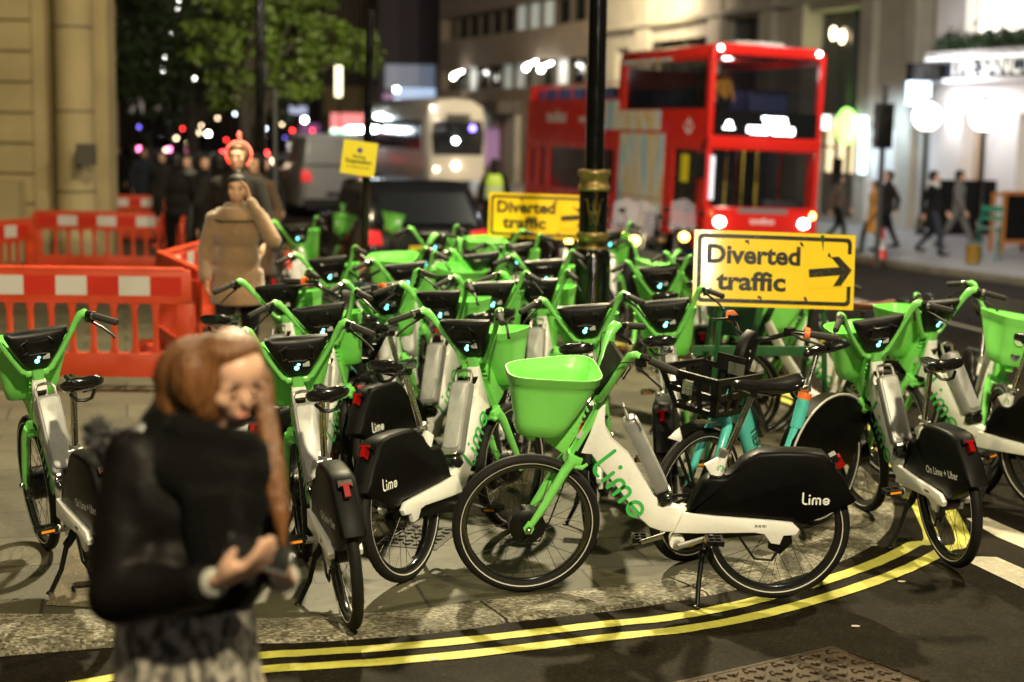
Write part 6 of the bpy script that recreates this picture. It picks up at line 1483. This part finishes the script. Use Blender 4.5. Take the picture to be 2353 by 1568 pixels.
for x_, z_, st_, sz_ in ((-6.2,2.74,'open top tours',.20),(-9.0,.62,'tootbus',.36),(-.95,.55,'tootbus',.34)): m = MB(); m.M = MS @ Matrix.Translation((x_,z_,0)); m.text(st_, sz_, 0, .008); m.build('side_lettering', LOGOW, bus)
m = MB(); m.M = MS @ Matrix.Translation((-.85,2.62,0)); m.ribbon([(-.2,.05),(-.12,-.05),(0,-.10),(.12,-.05),(.2,.05)], .05); m.ribbon([(0,-.08),(0,.2)], .05); m.ribbon([(-.10,.12),(.10,.12)], .05); m.build('emblem', LOGOW, bus)
m = MB(); 
for z0, z1, xa, xb, k in ((.45,1.14,-4.3,-1.95,0),(1.16,2.5,-4.3,-1.95,0),(2.56,2.98,-4.45,-2.2,0),(3.97,4.04,-4.4,-1.8,0),(2.56,3.2,-5.3,-4.46,0)): m.bx(xa, xb, -1.256, -1.2515, z0, z1)
m.build('mural', MUR, bus)
m = MB(); m.bx(-1.1,-.75,-1.262,-1.256,1.55,2.1); m.build('poster', YS2, bus)
for s_ in (-1, 1):
    m = MB(); m.ball((.10,s_*.93,.82), (.05,.115,.09), 12, 8); m.build('headlight', HEADG, bus)
    m = MB(); m.ball((.10,s_*1.12,.98), (.05,.05,.07), 10, 6); m.build('indicator', AMBG if s_ > 0 else mat('indicator_lens', (.8,.3,.05), .3), bus)
    m = MB(); m.ball((.03,s_*1.08,4.17), .045, 10, 8); m.build('marker_light', HEADG, bus)
    m = MB(); m.tube([(.0,s_*1.2,2.4),(.25,s_*1.45,2.35),(.28,s_*1.5,2.1)], .025, 6); m.prism([(s_*1.5-.1,1.65),(s_*1.5+.1,1.65),(s_*1.5+.1,2.15),(s_*1.5-.1,2.15)], .22, .34, 'yz', .03); m.build('mirror', BLKG, bus)
    for x in (-2.4, -8.2):
        m = MB(); m.lathe([(.22,-.12),(.40,-.14),(.49,-.10),(.50,0),(.49,.10),(.40,.14),(.22,.12)], 28, 'Y', (x, s_*1.13, .46)); wo = m.build('wheel', RUB, bus)
        m = MB(); m.lathe([(.24,-.125),(.26,-.15),(.05,-.13)], 20, 'Y', (x, s_*1.13, .46)); m.build('rim', ALU, wo)
m = MB(); m.bx(.075,.13,-1.19,-1.12,1.25,2.1); m.build('pillar_reflection_strip', glow('pillar_reflection', (.7,.8,.95), .8), bus)  # glowing strip stands in for the pale reflection on the front pillar
for r_ in range(7):
    x = -9.8+.75*r_
    for y in (-.75, .75): m = MB(); m.prism([(x,2.9),(x+.42,2.9),(x+.42,3.0),(x+.08,3.02),(x+.02,3.52),(x-.06,3.52)], y-.42, y+.42, 'xz', .02); m.build('seat', SEATB, bus)
for r_ in range(4):
    x = -3.9+.85*r_
    for y in (-.75, .75): m = MB(); m.prism([(x,2.9),(x+.42,2.9),(x+.42,3.0),(x+.08,3.02),(x+.02,3.45),(x-.06,3.45)], y-.42, y+.42, 'xz', .02); m.build('seat', SEATB, bus)
m = MB()
for s_ in (-1, 1): m.tube([(-10.3,s_*1.2,3.6),(-4.5,s_*1.2,3.6)], .02, 6)
for s_ in (-1, 1):
    for k in range(7): m.tube([(-10.3+.95*k,s_*1.2,3.25),(-10.3+.95*k,s_*1.2,3.6)], .015, 6)
m.build('rail', REDP, bus)
m = MB(); m.prism([(-.6,4.27),(.6,4.27),(.5,4.36),(-.5,4.36)], -1.4, -.4, 'yz', .02); m.build('roof_unit', WPAINT, bus)
for (x_, z_, pw, cc) in ((-1.2, 2.3, 22, (1,.93,.8)), (-5, 2.3, 30, (1,.93,.8)), (-1.8, 3.9, 16, (.9,.95,1))):
    l_ = lamp('POINT', (x_, 0, z_), pw, cc, .1); l_.parent = bus; l_.name = 'interior_light'
m = MB()
for x, y in ((-.9,.35),(-.9,-.35),(-1.8,.5),(-2.6,-.5)): m.tube([(x,y,.35),(x,y,2.45)], .02, 8)
m.build('hand_rail', mat('yellow_rail', (.8,.6,.05), .4), bus)
m = MB(); m.bx(-3.4,-3.35,-1.15,1.15,.35,2.45); m.bx(-3.35,-1.52,1.17,1.195,.35,2.45); m.bx(-3.35,-1.52,-1.195,-1.17,.35,2.45); m.bx(-1.5,-.2,1.17,1.195,.35,.94); m.bx(-3.3,-.2,-1.15,1.15,2.46,2.49); m.bx(-3.3,-.2,-1.15,1.15,.345,.37); m.bx(-10.2,-3.5,-1.15,1.15,.9,1.1); m.prism([(-.55,.35),(-.25,.35),(-.25,1.2),(-.5,1.25)], .2, 1.1, 'xz', .03); m.build('cab_interior', mat('cab_grey', (.05,.05,.055), .6), bus)
bpy.context.view_layer.update(); bm_ = bus.matrix_world.copy()
for k, (x, y) in enumerate(((-.95,-.85),(-.95,-.45))):
    q = bm_ @ Vector((x, y, 2.62)); f_ = figure(('seated passenger at the bus upper windscreen, nearest its corner','seated passenger at the bus upper windscreen, second from its corner')[k], tuple(q), math.atan2(hd.y, hd.x)+PI/2, 1.25, 'stand', coat=(CLB, CLM)[k], hair=HAIRK)
# coach
def coach():
    p = D(984, 300, 64); r = empty('coach', 'white coach with domed roof and dark windscreen behind the cyclist', 'coach', (0,0,0)); th = R(19); h_ = Vector((math.sin(th), -math.cos(th), 0)); l_ = Vector((math.cos(th), math.sin(th), 0)); o = Vector((p.x, 63, 0))+l_*1.25; r.location = (o.x, o.y, -.38); r.rotation_euler = (0,0,math.atan2(h_.y, h_.x))
    m = MB(); out = [(-1.25,.35),(1.25,.35),(1.25,2.9),(1.15,3.35),(.7,3.62),(0,3.70),(-.7,3.62),(-1.15,3.35),(-1.25,2.9)]
    m.rings([[(x, y*f, .35+(z-.35)*g) for y, z in out] for x, f, g in ((-11,.96,.95),(-10.8,1,1),(-.5,1,1),(-.1,.97,.97),(.15,.9,.62))]); m.build('body', WPAINT, r)
    m = MB(); m.prism([(-1.05,1.35),(1.05,1.35),(1.12,2.2),(1.0,2.75),(-1.0,2.75),(-1.12,2.2)], .0, .17, 'yz', .05); m.build('windscreen', DKG, r)
    m = MB()
    for s_ in (-1, 1): m.bx(-10.5,-.8, s_*1.26-.006, s_*1.26+.006, 1.55, 2.75)
    m.build('side_windows', DKG, r)
    for pp, mm, rr_ in (((.2,.6,2.45),BLUG,.12),((.2,-.1,1.95),LANT,.10),((.22,-.1,.95),WARMG,.14),((.2,-.9,.8),WARMG,.08)): m = MB(); m.ball(pp, rr_, 10, 8); m.build('headlight', mm, r)
    m = MB(); m.bx(.17,.2,-.5,.5,2.8,3.0); m.build('sign', mat('coach_sign', (.05,.05,.05), .4), r)
    for x in (-2.4,-8.5):
        for s_ in (-1, 1): m = MB(); m.lathe([(.2,-.12),(.48,-.12),(.5,0),(.48,.12),(.2,.12)], 20, 'Y', (x, s_*1.1, .48)); m.build('wheel', RUB, r)
coach()
# cars: x forward
def car(name, label, cat, px, Y, yaw, paint, H=1.7, W=1.95, L=4.7, plate=None, van=False, tail=REDG, zoff=0, side=None):
    p = D(px, 300, Y); r = empty(name, label, cat, (p.x, Y, roadz(p.x, Y)+zoff), yaw)
    if van: prof = [(-L/2,.35),(-L/2,H*.55),(-L/2+.05,H*.97),(-L/2+.25,H),(L*.22,H),(L*.33,H*.62),(L/2-.15,H*.5),(L/2,H*.35),(L/2,.35)]
    else: prof = [(-L/2,.35),(-L/2-.02,.62),(-L/2+.03,H*.60),(-L/2+.42,H*.95),(-L/2+.8,H),(L*.08,H*.98),(L*.24,H*.66),(L/2-.2,H*.55),(L/2,H*.42),(L/2,.35)]
    m = MB(); n = len(prof)
    rs = []
    for y, f in ((-W/2,.90),(-W/2*.96,.97),(-W/2*.80,1),(W/2*.80,1),(W/2*.96,.97),(W/2,.90)):
        rs.append([(x*(1-(1-f)*.3), y*(1 if z < H*.62 else .84), .35+(z-.35)*f) for x, z in prof])
    m.rings(rs); m.build('body', paint, r, sharp=50)
    m = MB(); zz0, zz1 = H*.63, H*.90; m.poly([(-L/2+.035,-W*.40,zz0),(-L/2+.035,W*.40,zz0),(-L/2+.30,W*.34,zz1),(-L/2+.30,-W*.34,zz1)]); m.v = [(x-.04, y, z) for x, y, z in m.v]; m.build('rear_window', DKG, r)
    for s_ in (-1, 1):
        m = MB(); m.prism([(s_*W*.34,H*.44),(s_*W*.485,H*.44),(s_*W*.48,H*.58),(s_*W*.36,H*.56)], -L/2-.03, -L/2+.12, 'yz', .01); m.build('tail_light', tail, r)
        m = MB(); m.poly([(-L/2+.9,s_*W*.455,H*.62),(L*.16,s_*W*.455,H*.62),(L*.05,s_*W*.425,H*.90),(-L/2+1.1,s_*W*.425,H*.90)]); m.build('side_window', DKG, r)
        for x in (-L*.31, L*.31): m = MB(); m.lathe([(.16,-.10),(.31,-.11),(.335,0),(.31,.11),(.16,.10)], 24, 'Y', (x, s_*(W/2-.12), .335)); m.build('wheel', RUB, r)
    m = MB(); m.bx(-L/2-.045,-L/2-.035,-.26,.26,.62,.74); pl = m.build('number_plate', YS2 if plate else BLK, r)
    if plate: m = MB(); m.M = Matrix(((0,0,-1,-L/2-.047),(-1,0,0,0),(0,1,0,.64),(0,0,0,1))); m.text(plate, .10, 0, .002); m.build('plate_lettering', SBLK, pl)
    m = MB(); m.bx(-L/2-.06,-L/2+.1,-W*.46,W*.46,.34,.55); m.build('bumper', BLK, r); return r
dimred = glow('dim_red_lens', (.9,.03,.03), .8, (.4,.01,.01))
car('parked_car', 'dark estate car seen from behind with yellow number plate, left of the far yellow sign', 'car', 908, 26.5, R(106), KPAINT, 1.72, 2.0, 4.8, 'LD14 XKE', tail=dimred, zoff=.0)
car('parked_van', 'pale grey van behind the small yellow notice', 'van', 738, 47, R(106), mat('van_paint', (.30,.29,.28), .3, coat=.3), 2.35, 2.0, 5.2, None, True, tail=dimred)
for k, (px, Y, lm, lb) in enumerate(((352,85,PINKG,'far car with pink glowing lights left of the crowd heads'),(470,78,REDG,'far car with the brightest red lights above the crowd'),(636,80,REDG,'far car with red lights right of the man with the red band'),(738,88,REDG,'far car with red lights behind the white van'))):
    r = car('far_car', lb, 'car', px, Y, R(104), KPAINT, 1.5, 1.8, 4.3, None, tail=lm); r['group'] = 'cars far down the street'; r.location.z = -.1
for px, py, Y, m_, r_, lb in ((455,305,74,WARMG,.14,'warm small light at the left of the brightest red cluster'),(478,308,72,LANT,.15,'white small light at the right of the brightest red cluster'),(433,329,70,WARMG,.13,'dim warm light under the red cluster'),(345,308,80,BLUG,.12,'small violet-blue light left of the pink one'),(697,322,84,PINKG,.13,'small pink light behind the van'),(655,318,84,BLUG,.10,'small blue light behind the thin grey post'),(405,318,90,WARMG,.14,'small warm light just above the tall dark walker'),(520,322,86,REDG,.10,'small red light left of the man with the red band'),(590,300,90,PINKG,.10,'small pink light right of and above the red band'),(500,272,95,WARMG,.12,'small warm light in the dark leaves above the red cluster'),(540,262,100,LANTB,.08,'small cold light above the red band in the leaves'),(320,292,95,BLUG,.12,'small blue light low by the stone building'),(718,300,86,REDG,.11,'small red light over the roof of the van'),(560,205,110,WARMG,.12,'small warm light between the branches right of the pole pair'),(380,345,82,WARMG,0.10,'tiny warm light between the heads of the far crowd, left part'),(420,296,90,REDG,0.11,'small red light left of the warm pair over the crowd'),(445,322,76,HEADG,0.09,'small bright white light in the middle of the red cluster'),(492,326,80,REDG,0.12,'small red light right under the red cluster'),(462,288,96,WARMG,0.12,'small warm light above the red cluster'),(610,296,92,LANTB,0.08,'small cold light above the far heads by the slim column'),(628,330,84,HEADG,0.09,'small bright white light beside the far red car lights'),(648,286,96,WARMG,0.12,'small warm light over the far red car lights'),(672,300,90,REDG,0.12,'small red light left of the greenish white lamp'),(760,318,86,REDG,0.11,'small red light above the small yellow notice'),(575,240,104,WARMG,0.12,'small warm light just left of the slim black column'),(520,225,108,LANTB,0.08,'small cold light high in the dark leaves')):
    lantern(px, py, Y, m_, r_, True, lb, 'small far street lights')
for k, (px, py, w_) in enumerate(((806,298,1.0),(829,298,1.7),(857,297,1.5),(885,268,2.2))):
    p = D(px, py, 70); m = MB(); m.ball((0,0,0), (.22*w_,.08,.13), 12, 8); o = m.build('shop_light', LANTB, None, label=('short white light at the left of the row by the coach','middle white light of the row by the coach','right white light of the row by the coach','long white light above the row by the coach')[k], cat='light', group='white lights by the coach'); o.location = p
    m = MB(); m.bx(-.03,.03,.09,.13,-3,.12); m.build('post', PBLK, o)
# scooters between the signs and the bus
def scooter():
    r = empty('motor_scooter', 'x', 'scooter')
    for x in (-.62,.62):
        m = MB(); m.lathe([(.13,-.05),(.22,-.06),(.26,0),(.22,.06),(.13,.05)], 20, 'Y', (x,0,.26)); m.build('wheel', RUB, r)
    m = MB(); m.prism([(-.85,.35),(-.80,.72),(-.2,.78),(-.05,.40),(.28,.34),(.42,.95),(.55,1.0),(.62,.7),(.66,.45),(.55,.40),(.4,.25),(-.4,.22)], -.16, .16, 'xz', .05); m.build('body', KPAINT, r)
    m = MB(); m.prism([(-.82,.74),(-.1,.78),(-.12,.86),(-.80,.84)], -.14, .14, 'xz', .03); m.build('seat', BLK, r)
    m = MB(); m.rings([[(.50,-.24,.95),(.58,0,.98),(.50,.24,.95)],[(.36,-.20,1.40),(.44,0,1.48),(.36,.20,1.40)]], cap=False, closed=False); m.build('windshield', mat('clear_plastic', (.5,.45,.5), .15, alpha=.35), r)
    m = MB(); m.tube([(.42,-.34,1.05),(.48,0,1.02),(.42,.34,1.05)], .018, 8); m.tube([(.46,-.2,1.05),(.44,-.3,1.25)], .008, 5); m.ball((.44,-.31,1.27), (.02,.06,.04)); m.ball((.44,.31,1.27), (.02,.06,.04)); m.build('handlebar', BLKG, r)
    m = MB(); m.ball((.62,0,.86), (.05,.08,.07), 12, 8); m.build('headlight', AMBG, r); return r
s0 = scooter(); sm = child_map()
for k, (px, Y, yw, lb) in enumerate(((1408,25.5,-80,'dark scooter with amber headlight just right of the lamp post'),(1535,26,-75,'dark scooter with amber headlight before the bus front corner'),(1475,24.5,-110,'dark scooter with clear screen between two others'),(1290,24,-85,'dark scooter left of the lamp post behind the far sign'))):
    r = s0 if k == 0 else copy_tree(s0, None, sm); p = D(px, 300, Y); r.location = (p.x, Y, roadz(p.x, Y)); r.rotation_euler = (R(-7),0,R(yw)); r['label'] = lb; r['group'] = 'scooters waiting before the bus'
# right pavement things
p = G(2270, 600, -.37)
r = empty('folding_chair', 'green metal folding chair on the far pavement', 'chair', (p.x, p.y, gz(p.y)), R(150)); GR = mat('green_enamel', (.01,.16,.10), .4)
for s_ in (-1, 1):
    m = MB(); m.tube([(s_*.21,.30,0),(s_*.21,-.12,.95),(s_*.21,-.16,1.15)], .016, 8); m.build('leg', GR, r)
    m = MB(); m.tube([(s_*.19,-.30,0),(s_*.19,.12,.68)], .016, 8); m.build('leg', GR, r)
m = MB()
for k in range(5): m.bx(-.2,.2,-.2+.085*k,-.14+.085*k,.66,.685)
m.build('seat', GR, r); m = MB(); m.bx(-.21,.21,-.155,-.135,1.0,1.12); m.bx(-.21,.21,-.115,-.10,.84,.92); m.build('backrest', GR, r)
p = G(2235, 606, -.37); m = MB(); m.lathe([(.13,0),(.16,.36),(.165,.37),(.15,.37),(.12,.03)], 20); o = m.build('bucket', mat('ochre_bucket', (.30,.17,.02), .6), None, label='ochre bucket on the far kerb beside the green chair', cat='bucket'); o.location = (p.x, p.y, gz(p.y))
p = G(2345, 582, -.37); r = empty('pavement_board', 'orange framed chalk board at the right edge of the far pavement', 'sign board', (p.x, p.y+.2, gz(p.y)), R(10)); OR = mat('orange_wood', (.42,.15,.03), .5)
m = MB(); m.bx(-.42,-.34,-.03,.03,0,1.35); m.bx(.34,.42,-.03,.03,0,1.35); m.bx(-.339,.339,-.03,.03,1.27,1.35); m.bx(-.339,.339,-.03,.03,.2,.28); m.build('frame', OR, r); m = MB(); m.bx(-.338,.338,-.012,.012,.282,1.268); m.build('board', BLK, r)
m = MB(); m.bx(-.42,-.34,.5,.55,0,1.3); m.bx(.34,.42,.5,.55,0,1.3); m.bx(-.339,.339,.5,.55,1.22,1.3); m.build('rear_frame', OR, r)
p = G(2255, 560, -.37); r = empty('windbreak_screen', 'low dark screen behind the green chair before the pub', 'screen', (p.x+.1, p.y+1.6, gz(p.y)), R(15)); m = MB(); m.bx(-.95,.95,-.02,.02,.1,1.45); m.build('panel', CLK, r)
for s_ in (-1, 1): m = MB(); m.tube([(s_*.98,0,0),(s_*.98,0,1.5)], .03, 8); m.build('post', PBLK, r)
p = D(2030, 290, 29.5); r = empty('traffic_light', 'black traffic signal seen from behind on its pole at the far kerb', 'traffic light', (p.x, 29.5, gz(29.5)), R(8)); h_ = p.z-gz(29.5)
m = MB(); m.tube([(0,0,0),(0,0,h_+.75)], .055, 12); m.build('pole', mat('grey_pole', (.05,.05,.05), .4), r); m = MB(); m.prism([(-.16,h_-.42),(.16,h_-.42),(.17,h_+.42),(-.15,h_+.42)], -.1, .12, 'xz', .02); hd_ = m.build('signal_head', BLK, r)
for k in range(3): m = MB(); m.tube([(0,.12,h_-.27+.27*k),(0,.30,h_-.27+.27*k)], .10, 14); m.build('hood', BLK, hd_)
